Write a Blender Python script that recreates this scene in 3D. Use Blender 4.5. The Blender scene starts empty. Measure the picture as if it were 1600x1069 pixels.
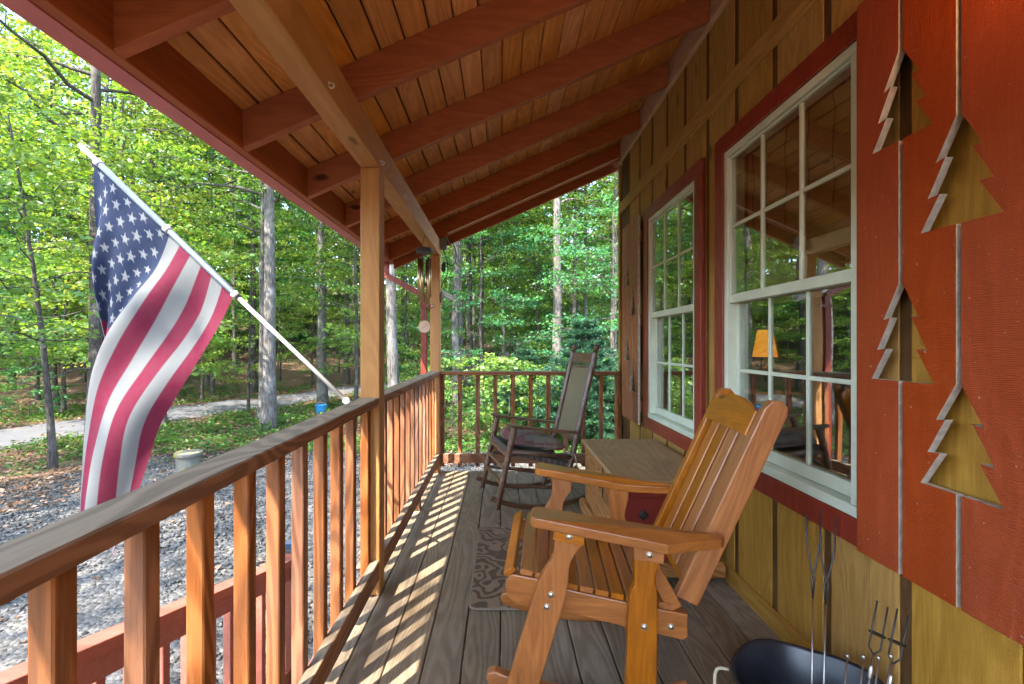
import bpy, bmesh, math, random
import numpy as np
from mathutils import Vector, Matrix, Euler

random.seed(7)
RNG = np.random.default_rng(7)
SC = bpy.context.scene
COL = SC.collection
R = math.radians

# ------------------------------------------------------------------ camera, sky, sun, exposure
CAM_H = 1.2
cam_d = bpy.data.cameras.new('camera')
cam_d.sensor_width = 36.0
cam_d.lens = 700.0 / 1600.0 * 36.0
cam_d.shift_x = 17.0 / 1600.0
cam_d.shift_y = 3.5 / 1600.0
cam_d.clip_start = 0.05
cam_d.clip_end = 600
cam = bpy.data.objects.new('camera', cam_d)
cam.location = (0, 0, CAM_H)
cam.rotation_euler = (R(90), 0, 0)
COL.objects.link(cam)
SC.camera = cam

SUN_TO = Vector((-0.42, -0.62, 1.0)).normalized()
world = bpy.data.worlds.new('World')
SC.world = world
world.use_nodes = True
wn = world.node_tree
wn.nodes.clear()
wo = wn.nodes.new('ShaderNodeOutputWorld')
wb = wn.nodes.new('ShaderNodeBackground')
ws = wn.nodes.new('ShaderNodeTexSky')
ws.sky_type = 'NISHITA'
ws.sun_disc = False
ws.sun_elevation = math.asin(SUN_TO.z)
ws.sun_rotation = math.atan2(SUN_TO.x, SUN_TO.y)
wb.inputs['Strength'].default_value = 0.15
wn.links.new(ws.outputs[0], wb.inputs[0])
wn.links.new(wb.outputs[0], wo.inputs[0])

sun_d = bpy.data.lights.new('sun', 'SUN')
sun_d.energy = 2.0
sun_d.angle = R(0.5)
sun_d.color = (1.0, 0.93, 0.84)
sun = bpy.data.objects.new('sun', sun_d)
sun.rotation_euler = (-SUN_TO).to_track_quat('-Z', 'Y').to_euler()
sun.location = (-10, -15, 25)
COL.objects.link(sun)

SC.view_settings.view_transform = 'Standard'
SC.view_settings.look = 'None'
SC.view_settings.gamma = 1.0
SC.view_settings.exposure = 3.6
SC.cycles.use_denoising = True
SC.cycles.max_bounces = 8
SC.cycles.diffuse_bounces = 4
SC.cycles.use_adaptive_sampling = True
SC.cycles.adaptive_threshold = 0.02
SC.cycles.glossy_bounces = 4
SC.cycles.transmission_bounces = 6
SC.cycles.transparent_max_bounces = 12
SC.cycles.sample_clamp_indirect = 6.0
SC.cycles.caustics_reflective = False
SC.cycles.caustics_refractive = False

# ------------------------------------------------------------------ object helpers
FRAME = {}          # object -> its place in the frame of its thing


def link(o):
    COL.objects.link(o)
    return o


def thing(name, loc=(0, 0, 0), rotz=None, label=None, cat=None, group=None):
    o = link(bpy.data.objects.new(name, None))
    o.empty_display_size = 0.1
    o.location = loc
    if rotz is not None:
        o.rotation_euler = (0, 0, rotz)
        FRAME[o] = Vector((0, 0, 0))
    else:
        FRAME[o] = Vector(loc)
    tag(o, label, cat, group)
    return o


def tag(o, label=None, cat=None, group=None, kind=None):
    if label:
        o['label'] = label
    if cat:
        o['category'] = cat
    if group:
        o['group'] = group
    if kind:
        o['kind'] = kind
    return o


def add(name, mesh, mat, parent=None, loc=(0, 0, 0), rot=None):
    """one mesh object; loc is given in the frame of the whole thing"""
    if mat is not None and not mesh.materials:
        mesh.materials.append(mat)
    o = link(bpy.data.objects.new(name, mesh))
    loc = Vector(loc)
    FRAME[o] = loc
    if parent is not None:
        o.parent = parent
        o.location = loc - FRAME[parent]
    else:
        o.location = loc
    if rot is not None:
        o.rotation_euler = rot
    return o


def mesh_from(name, v, f, smooth=False):
    m = bpy.data.meshes.new(name)
    m.from_pydata([tuple(p) for p in v], [], [tuple(q) for q in f])
    if smooth:
        m.polygons.foreach_set('use_smooth', [True] * len(m.polygons))
    m.update()
    return m


_BOX = {}


def cbox(sx, sy, sz, c, key):
    """box with chamfered edges about its centre; alike boxes share one mesh"""
    k = (round(sx, 4), round(sy, 4), round(sz, 4), round(c, 4), key)
    if k in _BOX:
        return _BOX[k]
    h = [sx / 2, sy / 2, sz / 2]
    c = min(c, min(h) * 0.8)
    V, idx = [], {}
    for a in (-1, 1):
        for b in (-1, 1):
            for d in (-1, 1):
                s = (a, b, d)
                for ax in range(3):
                    p = [s[i] * (h[i] - c) for i in range(3)]
                    p[ax] = s[ax] * h[ax]
                    idx[(s, ax)] = len(V)
                    V.append(p)
    F = []
    for ax in range(3):
        o1, o2 = [i for i in range(3) if i != ax]
        for sg in (-1, 1):
            q = []
            for u, w in ((-1, -1), (1, -1), (1, 1), (-1, 1)):
                s = [0, 0, 0]
                s[ax], s[o1], s[o2] = sg, u, w
                q.append(idx[(tuple(s), ax)])
            F.append(q)
        for u in (-1, 1):
            for w in (-1, 1):
                s0, s1 = [0, 0, 0], [0, 0, 0]
                s0[o1] = s1[o1] = u
                s0[o2] = s1[o2] = w
                s0[ax], s1[ax] = -1, 1
                F.append([idx[(tuple(s0), o1)], idx[(tuple(s1), o1)], idx[(tuple(s1), o2)], idx[(tuple(s0), o2)]])
    for a in (-1, 1):
        for b in (-1, 1):
            for d in (-1, 1):
                F.append([idx[((a, b, d), i)] for i in range(3)])
    P = np.array(V)
    for i, q in enumerate(F):
        n = np.cross(P[q[1]] - P[q[0]], P[q[2]] - P[q[0]])
        if np.dot(n, P[q].mean(axis=0)) < 0:
            F[i] = q[::-1]
    m = mesh_from('box', V, F)
    _BOX[k] = m
    return m


def box(name, x0, x1, y0, y1, z0, z1, mat, parent=None, c=0.0025, rot=None):
    m = cbox(abs(x1 - x0), abs(y1 - y0), abs(z1 - z0), c, mat.name)
    return add(name, m, mat, parent, ((x0 + x1) / 2, (y0 + y1) / 2, (z0 + z1) / 2), rot)


def bar(name, p, q, w, t, mat, parent=None, c=0.002, up=(0, 0, 1)):
    """square bar from p to q: w across, t along up"""
    p, q = Vector(p), Vector(q)
    d = q - p
    L = d.length
    m = cbox(L, w, t, c, mat.name)
    x = d.normalized()
    y = Vector(up).cross(x).normalized()
    z = x.cross(y)
    rot = Matrix((x, y, z)).transposed().to_euler()
    return add(name, m, mat, parent, (p + q) / 2, rot)


def prism(pts, a0, a1, plane='xz', bevel=0.0):
    """closed outline pts in a plane, pushed from a0 to a1 along the third axis; origin at its own centre"""
    n = len(pts)
    def P(u, v, a):
        return {'xz': (u, a, v), 'yz': (a, u, v), 'xy': (u, v, a)}[plane]
    V = [P(u, v, a0) for u, v in pts] + [P(u, v, a1) for u, v in pts]
    cen = np.mean(np.array(V), axis=0)
    V = np.array(V) - cen
    bm = bmesh.new()
    bv = [bm.verts.new(p) for p in V]
    capA = bm.faces.new(bv[:n])
    capB = bm.faces.new(bv[n:][::-1])
    for i in range(n):
        j = (i + 1) % n
        bm.faces.new((bv[i], bv[j], bv[n + j], bv[n + i]))
    bmesh.ops.recalc_face_normals(bm, faces=bm.faces[:])
    if bevel > 0:
        bmesh.ops.bevel(bm, geom=list(set(capA.edges) | set(capB.edges)), offset=bevel, segments=2, profile=0.5, affect='EDGES')
    m = bpy.data.meshes.new('prism')
    bm.to_mesh(m)
    bm.free()
    return m, tuple(cen)


def add_prism(name, pts, a0, a1, mat, parent, plane='xz', bevel=0.002):
    m, cen = prism(pts, a0, a1, plane, bevel)
    return add(name, m, mat, parent, cen)


def smooth_outline(pts, n=4, closed=False):
    """catmull-rom through pts"""
    out = []
    N = len(pts)
    for i in range(N - 1):
        p0 = pts[max(i - 1, 0)]
        p1, p2 = pts[i], pts[i + 1]
        p3 = pts[min(i + 2, N - 1)]
        for k in range(n):
            t = k / n
            out.append(tuple(0.5 * ((2 * p1[j]) + (-p0[j] + p2[j]) * t + (2 * p0[j] - 5 * p1[j] + 4 * p2[j] - p3[j]) * t * t + (-p0[j] + 3 * p1[j] - 3 * p2[j] + p3[j]) * t ** 3) for j in range(len(p1))))
    out.append(tuple(pts[-1]))
    return out


def tube_arrays(pts, rad, sides=8, caps=True):
    P = np.array(pts, float)
    n = len(P)
    rad = np.full(n, rad) if np.isscalar(rad) else np.array(rad, float)
    T = np.gradient(P, axis=0)
    T /= np.linalg.norm(T, axis=1)[:, None] + 1e-9
    ref = np.array([0.0, 0.0, 1.0]) if abs(T[0][2]) < 0.9 else np.array([1.0, 0.0, 0.0])
    V = []
    u = np.cross(T[0], ref)
    u /= np.linalg.norm(u)
    ang = np.arange(sides) * 2 * math.pi / sides
    for i in range(n):
        u = u - T[i] * np.dot(u, T[i])
        u /= np.linalg.norm(u) + 1e-9
        w = np.cross(T[i], u)
        V.append(P[i] + rad[i] * (np.cos(ang)[:, None] * u + np.sin(ang)[:, None] * w))
    V = np.concatenate(V)
    F = []
    for i in range(n - 1):
        for k in range(sides):
            a, b = i * sides + k, i * sides + (k + 1) % sides
            F.append((a, b, b + sides, a + sides))
    if caps:
        F.append(tuple(range(sides))[::-1])
        F.append(tuple((n - 1) * sides + k for k in range(sides)))
    return V, F


def tube(name, pts, rad, mat, parent=None, sides=8):
    V, F = tube_arrays(pts, rad, sides)
    cen = V.mean(axis=0)
    return add(name, mesh_from(name, V - cen, F, True), mat, parent, tuple(cen))


def lathe_arrays(prof, sides=24):
    V, F = [], []
    for r, z in prof:
        for k in range(sides):
            a = 2 * math.pi * k / sides
            V.append((r * math.cos(a), r * math.sin(a), z))
    for i in range(len(prof) - 1):
        for k in range(sides):
            a, b = i * sides + k, i * sides + (k + 1) % sides
            F.append((a, b, b + sides, a + sides))
    F.append(tuple(range(sides))[::-1])
    F.append(tuple((len(prof) - 1) * sides + k for k in range(sides)))
    return V, F


def lathe(name, prof, mat, parent=None, loc=(0, 0, 0), sides=24, rot=None, smooth=True):
    V, F = lathe_arrays(prof, sides)
    m = mesh_from(name, V, F, smooth)
    if smooth:
        m.set_sharp_from_angle(angle=R(40))
    return add(name, m, mat, parent, loc, rot)


def joined(parts):
    V, F, o = [], [], 0
    for v, f in parts:
        v = np.array(v)
        V.append(v)
        F += [tuple(i + o for i in q) for q in f]
        o += len(v)
    return np.concatenate(V), F


# ------------------------------------------------------------------ materials
class NT:
    def __init__(self, name):
        self.m = bpy.data.materials.new(name)
        self.m.use_nodes = True
        self.t = self.m.node_tree
        self.t.nodes.clear()
        self.out = self.t.nodes.new('ShaderNodeOutputMaterial')

    def n(self, typ, **kw):
        nd = self.t.nodes.new('ShaderNode' + typ)
        for k, v in kw.items():
            setattr(nd, k, v)
        return nd

    def put(self, sock, v):
        if hasattr(v, 'is_output') or isinstance(v, bpy.types.NodeSocket):
            self.t.links.new(v, sock)
        else:
            if sock.type == 'RGBA' and len(v) == 3:
                v = (*v, 1)
            sock.default_value = v

    def math(self, op, a, b=None, clamp=False):
        nd = self.n('Math', operation=op)
        nd.use_clamp = clamp
        self.put(nd.inputs[0], a)
        if b is not None:
            self.put(nd.inputs[1], b)
        return nd.outputs[0]

    def vmath(self, op, a, b):
        nd = self.n('VectorMath', operation=op)
        self.put(nd.inputs[0], a)
        self.put(nd.inputs[1], b)
        return nd.outputs[0]

    def mix(self, fac, a, b, mode='MIX'):
        nd = self.n('Mix', data_type='RGBA', blend_type=mode)
        self.put(nd.inputs[0], fac)
        self.put(nd.inputs[6], a)
        self.put(nd.inputs[7], b)
        return nd.outputs[2]

    def noise(self, vec, scale, detail=4, rough=0.55, dist=0.0):
        nd = self.n('TexNoise')
        self.put(nd.inputs['Vector'], vec)
        nd.inputs['Scale'].default_value = scale
        nd.inputs['Detail'].default_value = detail
        nd.inputs['Roughness'].default_value = rough
        nd.inputs['Distortion'].default_value = dist
        return nd.outputs[0]

    def ramp(self, fac, stops):
        nd = self.n('ValToRGB')
        el = nd.color_ramp.elements
        while len(el) < len(stops):
            el.new(0.5)
        for e, (p, c) in zip(el, stops):
            e.position = p
            e.color = (*c, 1) if len(c) == 3 else c
        self.put(nd.inputs[0], fac)
        return nd.outputs[0]

    def step(self, fac, a, b):
        nd = self.n('MapRange')
        nd.interpolation_type = 'SMOOTHSTEP'
        self.put(nd.inputs[0], fac)
        nd.inputs[1].default_value = a
        nd.inputs[2].default_value = b
        return nd.outputs[0]

    def bump(self, h, strength, dist=0.002):
        nd = self.n('Bump')
        nd.inputs['Strength'].default_value = strength
        nd.inputs['Distance'].default_value = dist
        self.put(nd.inputs['Height'], h)
        return nd.outputs[0]

    def bsdf(self, col, rough=0.6, spec=0.35, normal=None, metal=0.0, coat=0.0, coat_rough=0.15):
        b = self.n('BsdfPrincipled')
        self.put(b.inputs['Base Color'], col)
        self.put(b.inputs['Roughness'], rough)
        self.put(b.inputs['Specular IOR Level'], spec)
        self.put(b.inputs['Metallic'], metal)
        if coat:
            b.inputs['Coat Weight'].default_value = coat
            b.inputs['Coat Roughness'].default_value = coat_rough
        if normal is not None:
            self.put(b.inputs['Normal'], normal)
        return b.outputs[0]

    def done(self, sh):
        self.t.links.new(sh, self.out.inputs['Surface'])
        return self.m


def objcoord(t, shift=31.0):
    tc = t.n('TexCoord').outputs['Object']
    rnd = t.n('ObjectInfo').outputs['Random']
    cv = t.n('CombineXYZ')
    a = t.math('MULTIPLY', rnd, shift)
    t.put(cv.inputs[0], a)
    t.put(cv.inputs[1], t.math('MULTIPLY', rnd, shift * 1.7))
    t.put(cv.inputs[2], t.math('MULTIPLY', rnd, shift * 2.3))
    return t.vmath('ADD', tc, cv.outputs[0]), rnd, tc


def wood(name, col, axis='y', dark=0.5, rough=0.6, spec=0.3, knots=1.0, rings=14.0, ringw=0.45, coat=0.0, vary=0.25, dirt=0.0, dirt_col=(0.1, 0.09, 0.07), saw=0.0, grey=0.0, bump=0.35, coat_rough=0.15, top=None, specks=0.0):
    t = NT(name)
    vec, rnd, raw = objcoord(t)
    i = 'xyz'.index(axis)
    s = [1.0, 1.0, 1.0]
    s[i] = 0.07
    v1 = t.vmath('MULTIPLY', vec, tuple(s))
    s2 = [1.0, 1.0, 1.0]
    s2[i] = 0.16
    v2 = t.vmath('MULTIPLY', vec, tuple(s2))
    fine = t.noise(v1, 190.0, 3, 0.6)
    mid = t.noise(v1, 38.0, 4, 0.6)
    big = t.noise(v2, 4.5, 2, 0.5, 0.3)
    ring = t.math('SINE', t.math('MULTIPLY', big, rings * 2.1 * 6.28))
    ring = t.step(ring, -0.9, 1.0)
    g = t.math('ADD', t.math('MULTIPLY', ring, ringw), t.math('MULTIPLY', mid, 0.6))
    g = t.math('ADD', g, t.math('MULTIPLY', fine, 0.5))
    g = t.step(g, 0.35, 1.15)
    dk = tuple(c * dark * f for c, f in zip(col, (1.0, 0.9, 0.8)))
    c = t.mix(g, dk, col)
    if knots > 0:
        s3 = [1.0, 1.0, 1.0]
        s3[i] = 0.45
        v3 = t.vmath('MULTIPLY', vec, tuple(s3))
        vo = t.n('TexVoronoi')
        t.put(vo.inputs['Vector'], t.vmath('ADD', v3, t.mix(1.0, (0.035, 0.035, 0.035), t.noise(v3, 22.0), 'MULTIPLY')))
        vo.inputs['Scale'].default_value = 4.2
        k = t.step(vo.outputs[0], 0.115, 0.05)
        k2 = t.step(t.noise(vec, 0.9, 1), 0.36, 0.5)
        k = t.math('MULTIPLY', t.math('MULTIPLY', k, k2), 0.85 * knots, True)
        c = t.mix(k, c, tuple(x * 0.16 for x in col))
    if grey > 0:
        gm = t.step(t.noise(v2, 7.0, 5, 0.65), 0.35, 0.75)
        lum = 0.4 * col[0] + 0.5 * col[1] + 0.1 * col[2]
        c = t.mix(t.math('MULTIPLY', gm, grey), c, (lum * 1.05, lum * 1.0, lum * 0.86))
    if dirt > 0:
        dm = t.step(t.noise(raw, 3.1, 7, 0.7, 0.4), 0.45, 0.75)
        c = t.mix(t.math('MULTIPLY', dm, dirt), c, dirt_col)
    if specks > 0:
        sp_ = t.step(t.noise(raw, 95.0, 2, 0.5), 0.715, 0.75)
        c = t.mix(t.math('MULTIPLY', sp_, specks), c, (0.55, 0.42, 0.34))
        st_ = t.step(t.noise(v2, 11.0, 5, 0.7), 0.50, 0.8)
        c = t.mix(t.math('MULTIPLY', st_, 0.45), c, tuple(x * 0.55 for x in col))
    if top:
        nz_ = t.n('SeparateXYZ')
        t.put(nz_.inputs[0], t.n('NewGeometry').outputs['True Normal'])
        wm = t.step(nz_.outputs[2], 0.5, 0.9)
        c = t.mix(t.math('MULTIPLY', wm, 0.88), c, t.mix(g, tuple(x * 0.6 for x in top), top))
    hs = t.n('HueSaturation')
    t.put(hs.inputs['Value'], t.math('ADD', t.math('MULTIPLY', rnd, vary), 1.0 - vary * 0.55))
    t.put(hs.inputs['Saturation'], t.math('ADD', t.math('MULTIPLY', t.math('FRACT', t.math('MULTIPLY', rnd, 17.3)), vary * 0.7), 1.0 - vary * 0.35))
    t.put(hs.inputs['Color'], c)
    h = t.math('ADD', t.math('MULTIPLY', fine, 0.6), t.math('MULTIPLY', g, 0.6))
    if saw > 0:
        wv = t.n('TexWave')
        wv.bands_direction = axis.upper()
        t.put(wv.inputs['Vector'], vec)
        wv.inputs['Scale'].default_value = 62.0
        wv.inputs['Distortion'].default_value = 7.0
        wv.inputs['Detail'].default_value = 2.0
        wv.inputs['Detail Scale'].default_value = 0.35
        h = t.math('ADD', h, t.math('MULTIPLY', wv.outputs[1], saw))
    nb = t.bump(h, bump, 0.003)
    rr = t.math('ADD', t.math('MULTIPLY', mid, 0.25), rough - 0.12)
    return t.done(t.bsdf(hs.outputs[0], rr, spec, nb, coat=coat, coat_rough=coat_rough))


def plain(name, col, rough=0.5, spec=0.4, metal=0.0, vary=0.12, nscale=9.0, bump=0.1, coat=0.0, emit=None):
    t = NT(name)
    vec, rnd, raw = objcoord(t)
    nz = t.noise(vec, nscale, 5, 0.6)
    c = t.mix(t.step(nz, 0.25, 0.8), tuple(x * (1 - vary) for x in col), tuple(min(1, x * (1 + vary)) for x in col))
    nb = t.bump(t.noise(vec, nscale * 14, 3), bump, 0.001)
    sh = t.bsdf(c, rough, spec, nb, metal, coat)
    if emit:
        b = sh.node
        b.inputs['Emission Color'].default_value = (*emit[0], 1)
        b.inputs['Emission Strength'].default_value = emit[1]
    return t.done(sh)


M = {}
for ax in 'xyz':
    M['rail_' + ax] = wood('weathered_rail_' + ax, (0.31, 0.13, 0.055), ax, 0.55, 0.75, 0.2, 1.2, 9, vary=0.15, grey=0.25, top=(0.28, 0.225, 0.155))
    M['cedar_' + ax] = wood('cedar_' + ax, (0.37, 0.145, 0.062), ax, 0.45, 0.75, 0.15, 1.4, 9, ringw=0.42, vary=0.4, grey=0.25)
    M['post_' + ax] = wood('post_' + ax, (0.52, 0.26, 0.085), ax, 0.75, 0.65, 0.25, 0.9, 7, ringw=0.2, vary=0.15)
    M['rafter_' + ax] = wood('rafter_' + ax, (0.40, 0.115, 0.038), ax, 0.7, 0.6, 0.25, 1.2, 7, ringw=0.2, vary=0.2)
    M['deck_' + ax] = wood('deck_' + ax, (0.29, 0.22, 0.145), ax, 0.58, 0.7, 0.25, 0.6, 9, ringw=0.3, vary=0.25, dirt=0.45, dirt_col=(0.11, 0.09, 0.065), grey=0.2)
    M['siding_' + ax] = wood('siding_' + ax, (0.50, 0.275, 0.06), ax, 0.6, 0.62, 0.25, 0.8, 8, ringw=0.16, vary=0.14, saw=0.35, dirt=0.25, dirt_col=(0.2, 0.11, 0.03))
    M['varnish_' + ax] = wood('varnished_pine_' + ax, (0.50, 0.165, 0.02), ax, 0.5, 0.36, 0.4, 1.3, 8, ringw=0.13, coat=0.28, vary=0.24, bump=0.12)
    M['brown_' + ax] = wood('old_brown_' + ax, (0.14, 0.07, 0.038), ax, 0.55, 0.42, 0.45, 0.4, 10, coat=0.25, vary=0.2, bump=0.15)
    M['chest_' + ax] = wood('chest_wood_' + ax, (0.40, 0.17, 0.045), ax, 0.5, 0.6, 0.3, 1.4, 12, vary=0.1, dirt=0.4, dirt_col=(0.12, 0.06, 0.025))
M['ceiling'] = wood('roof_plank', (0.74, 0.35, 0.115), 'y', 0.62, 0.62, 0.25, 1.4, 8, ringw=0.2, vary=0.28, dirt=0.4, dirt_col=(0.24, 0.08, 0.03))
M['chest_top'] = wood('chest_lid', (0.42, 0.26, 0.12), 'y', 0.68, 0.6, 0.3, 1.4, 9, ringw=0.2, vary=0.05, dirt=0.5, dirt_col=(0.15, 0.10, 0.06))
M['shutter'] = wood('shutter_red', (0.36, 0.062, 0.016), 'z', 0.75, 0.45, 0.4, 0.8, 6, ringw=0.15, vary=0.12, saw=0.8, bump=0.5, specks=0.55)
M['shutter_far'] = wood('shutter_red_dull', (0.36, 0.10, 0.04), 'z', 0.75, 0.5, 0.4, 0.5, 6, vary=0.08, saw=0.6)
M['trim'] = wood('trim_red', (0.235, 0.035, 0.02), 'z', 0.8, 0.45, 0.4, 0.3, 6, vary=0.1)
M['pink'] = plain('gutter_red', (0.50, 0.145, 0.135), 0.45, 0.4, vary=0.12)
M['stair_red'] = wood('stair_red', (0.40, 0.15, 0.11), 'y', 0.75, 0.6, 0.3, 0.5, 7, ringw=0.15, vary=0.15)
M['frieze'] = wood('frieze', (0.47, 0.30, 0.19), 'y', 0.85, 0.65, 0.25, 0.3, 5, vary=0.1)
M['groove'] = wood('groove_stain_and_shade', (0.12, 0.058, 0.018), 'z', 0.7, 0.7, 0.2, 0.0, 6, vary=0.05)  # bare darker groove floor, with the shade of the groove put into its colour
M['edge'] = plain('raw_edge', (0.42, 0.36, 0.29), 0.8, 0.2, vary=0.25, nscale=40)
M['vinyl'] = plain('white_vinyl', (0.58, 0.605, 0.46), 0.4, 0.45, vary=0.13, nscale=5, bump=0.03)
M['roof_sheet'] = plain('roof_sheet', (0.05, 0.045, 0.04), 0.9)
M['dark_wood'] = plain('dark_framing_wood', (0.10, 0.06, 0.03), 0.8)  # even dark brown of the joists and deck piers
M['steel'] = plain('bolt_steel', (0.55, 0.53, 0.45), 0.32, 0.5, 1.0, vary=0.15, nscale=60)
M['chrome'] = plain('chrome', (0.34, 0.31, 0.28), 0.35, 0.5, 1.0, vary=0.15, nscale=60)
M['black_iron'] = plain('black_iron', (0.016, 0.015, 0.015), 0.5, 0.5, vary=0.3, nscale=40)
M['hook'] = plain('hook_white', (0.62, 0.6, 0.52), 0.4)
M['white_pole'] = plain('white_pole', (0.5, 0.49, 0.46), 0.35, 0.5)
M['grey_pole'] = plain('grey_pole', (0.11, 0.13, 0.155), 0.3, 0.5, 0.3)
M['brass'] = plain('chime_bronze', (0.50, 0.34, 0.17), 0.28, 0.5, 1.0)
M['chime_wood'] = plain('chime_dark', (0.06, 0.06, 0.06), 0.6)
M['chime_sail'] = wood('chime_sail', (0.60, 0.40, 0.27), 'z', 0.85, 0.6, 0.3, 0.0, 5)
M['cord'] = plain('cord_black', (0.02, 0.02, 0.02), 0.5)
M['grey_box'] = plain('grey_box', (0.22, 0.21, 0.2), 0.5)
M['white_cable'] = plain('white_cable', (0.7, 0.64, 0.55), 0.5)
M['bucket'] = plain('dark_bucket', (0.012, 0.013, 0.018), 0.3, 0.6, 0.0, vary=0.6, nscale=7, bump=0.25)
M['red_plastic'] = plain('red_handle', (0.75, 0.09, 0.02), 0.3, 0.5)
M['rope'] = plain('rope', (0.42, 0.37, 0.25), 0.8)
M['blue_plastic'] = plain('blue_plastic', (0.03, 0.25, 0.55), 0.4, 0.5)
M['red_panel'] = plain('chest_red_panel', (0.20, 0.02, 0.012), 0.5, 0.4)
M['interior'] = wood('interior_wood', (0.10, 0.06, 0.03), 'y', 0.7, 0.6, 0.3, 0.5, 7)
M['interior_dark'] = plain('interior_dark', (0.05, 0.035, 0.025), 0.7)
M['lamp_shade'] = plain('lit_lamp_shade', (0.8, 0.5, 0.15), 0.8, emit=((1.0, 0.33, 0.03), 0.10))
M['bulb'] = plain('bulb', (0.9, 0.8, 0.6), 0.5, emit=((1.0, 0.55, 0.2), 1.5))
M['solar_cap'] = plain('solar_cap', (0.03, 0.06, 0.10), 0.25, 0.6)
M['cushion_cord'] = plain('cushion_tie', (0.45, 0.4, 0.33), 0.8)


def mat_glass():
    t = NT('window_glass')
    lw = t.n('LayerWeight')
    lw.inputs[0].default_value = 0.5
    f5 = t.math('POWER', lw.outputs['Facing'], 5.0)
    # Schlick reflectance of a coated double pane, spread over the two faces of the sheet
    f = t.math('ADD', t.math('MULTIPLY', f5, 0.7), 0.27, True)
    tr = t.n('BsdfTransparent')
    tr.inputs[0].default_value = (0.93, 0.96, 0.93, 1)
    gl = t.n('BsdfGlossy')
    gl.inputs['Roughness'].default_value = 0.008
    gl.inputs['Color'].default_value = (0.95, 0.97, 0.95, 1)
    vec = t.n('TexCoord').outputs['Object']
    t.put(gl.inputs['Normal'], t.bump(t.noise(vec, 2.2, 1), 0.05, 0.02))
    mx = t.n('MixShader')
    t.put(mx.inputs[0], f)
    t.t.links.new(tr.outputs[0], mx.inputs[1])
    t.t.links.new(gl.outputs[0], mx.inputs[2])
    return t.done(mx.outputs[0])


M['glass'] = mat_glass()


def mat_leaf(name, cA, cB, cC, trans=0.42, gloss=0.4):
    t = NT(name)
    at = t.n('Attribute')
    at.attribute_name = 'tint'
    rnd = t.n('ObjectInfo').outputs['Random']
    f = at.outputs['Fac']
    c = t.ramp(f, [(0.0, cA), (0.6, cB), (1.0, cC)])
    hs = t.n('HueSaturation')
    t.put(hs.inputs['Hue'], t.math('ADD', t.math('MULTIPLY', rnd, 0.035), 0.483))
    t.put(hs.inputs['Value'], t.math('ADD', t.math('MULTIPLY', t.math('FRACT', t.math('MULTIPLY', rnd, 7.7)), 0.5), 0.75))
    t.put(hs.inputs['Color'], c)
    b = t.bsdf(hs.outputs[0], 0.42, gloss)
    tl = t.n('BsdfTranslucent')
    t.put(tl.inputs['Color'], t.mix(1.0, hs.outputs[0], (1.7, 1.55, 0.6), 'MULTIPLY'))
    mx = t.n('MixShader')
    mx.inputs[0].default_value = trans
    t.t.links.new(b, mx.inputs[1])
    t.t.links.new(tl.outputs[0], mx.inputs[2])
    return t.done(mx.outputs[0])


M['leaf'] = mat_leaf('leaf_green', (0.06, 0.145, 0.03), (0.12, 0.235, 0.045), (0.23, 0.32, 0.065))
M['leaf_yellow'] = mat_leaf('leaf_yellow_green', (0.10, 0.20, 0.035), (0.19, 0.295, 0.05), (0.33, 0.37, 0.08))
M['leaf_blue'] = mat_leaf('leaf_cool_green', (0.03, 0.12, 0.045), (0.06, 0.19, 0.06), (0.12, 0.26, 0.07))
M['needle'] = mat_leaf('pine_needle', (0.03, 0.10, 0.05), (0.055, 0.15, 0.075), (0.09, 0.20, 0.09), 0.25)
M['litter'] = mat_leaf('leaf_litter', (0.10, 0.05, 0.025), (0.22, 0.12, 0.07), (0.36, 0.24, 0.17), 0.1, 0.3)
M['herb'] = mat_leaf('ground_herb', (0.045, 0.12, 0.025), (0.08, 0.18, 0.035), (0.15, 0.25, 0.05), 0.35)


def mat_bark(name, a, b, light):
    t = NT(name)
    vec, rnd, raw = objcoord(t)
    v = t.vmath('MULTIPLY', vec, (1, 1, 0.16))
    n1 = t.noise(v, 34.0, 5, 0.65, 0.6)
    n2 = t.noise(vec, 2.2, 4, 0.6)
    c = t.mix(t.step(n1, 0.35, 0.65), a, b)
    c = t.mix(t.math('MULTIPLY', t.step(n2, 0.5, 0.7), 0.6), c, light)
    nb = t.bump(n1, 0.9, 0.03)
    return t.done(t.bsdf(c, 0.9, 0.15, nb))


M['bark'] = mat_bark('bark', (0.04, 0.033, 0.027), (0.12, 0.10, 0.082), (0.19, 0.17, 0.15))
M['bark_pale'] = mat_bark('bark_pale', (0.07, 0.058, 0.048), (0.20, 0.175, 0.15), (0.30, 0.275, 0.25))


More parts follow.
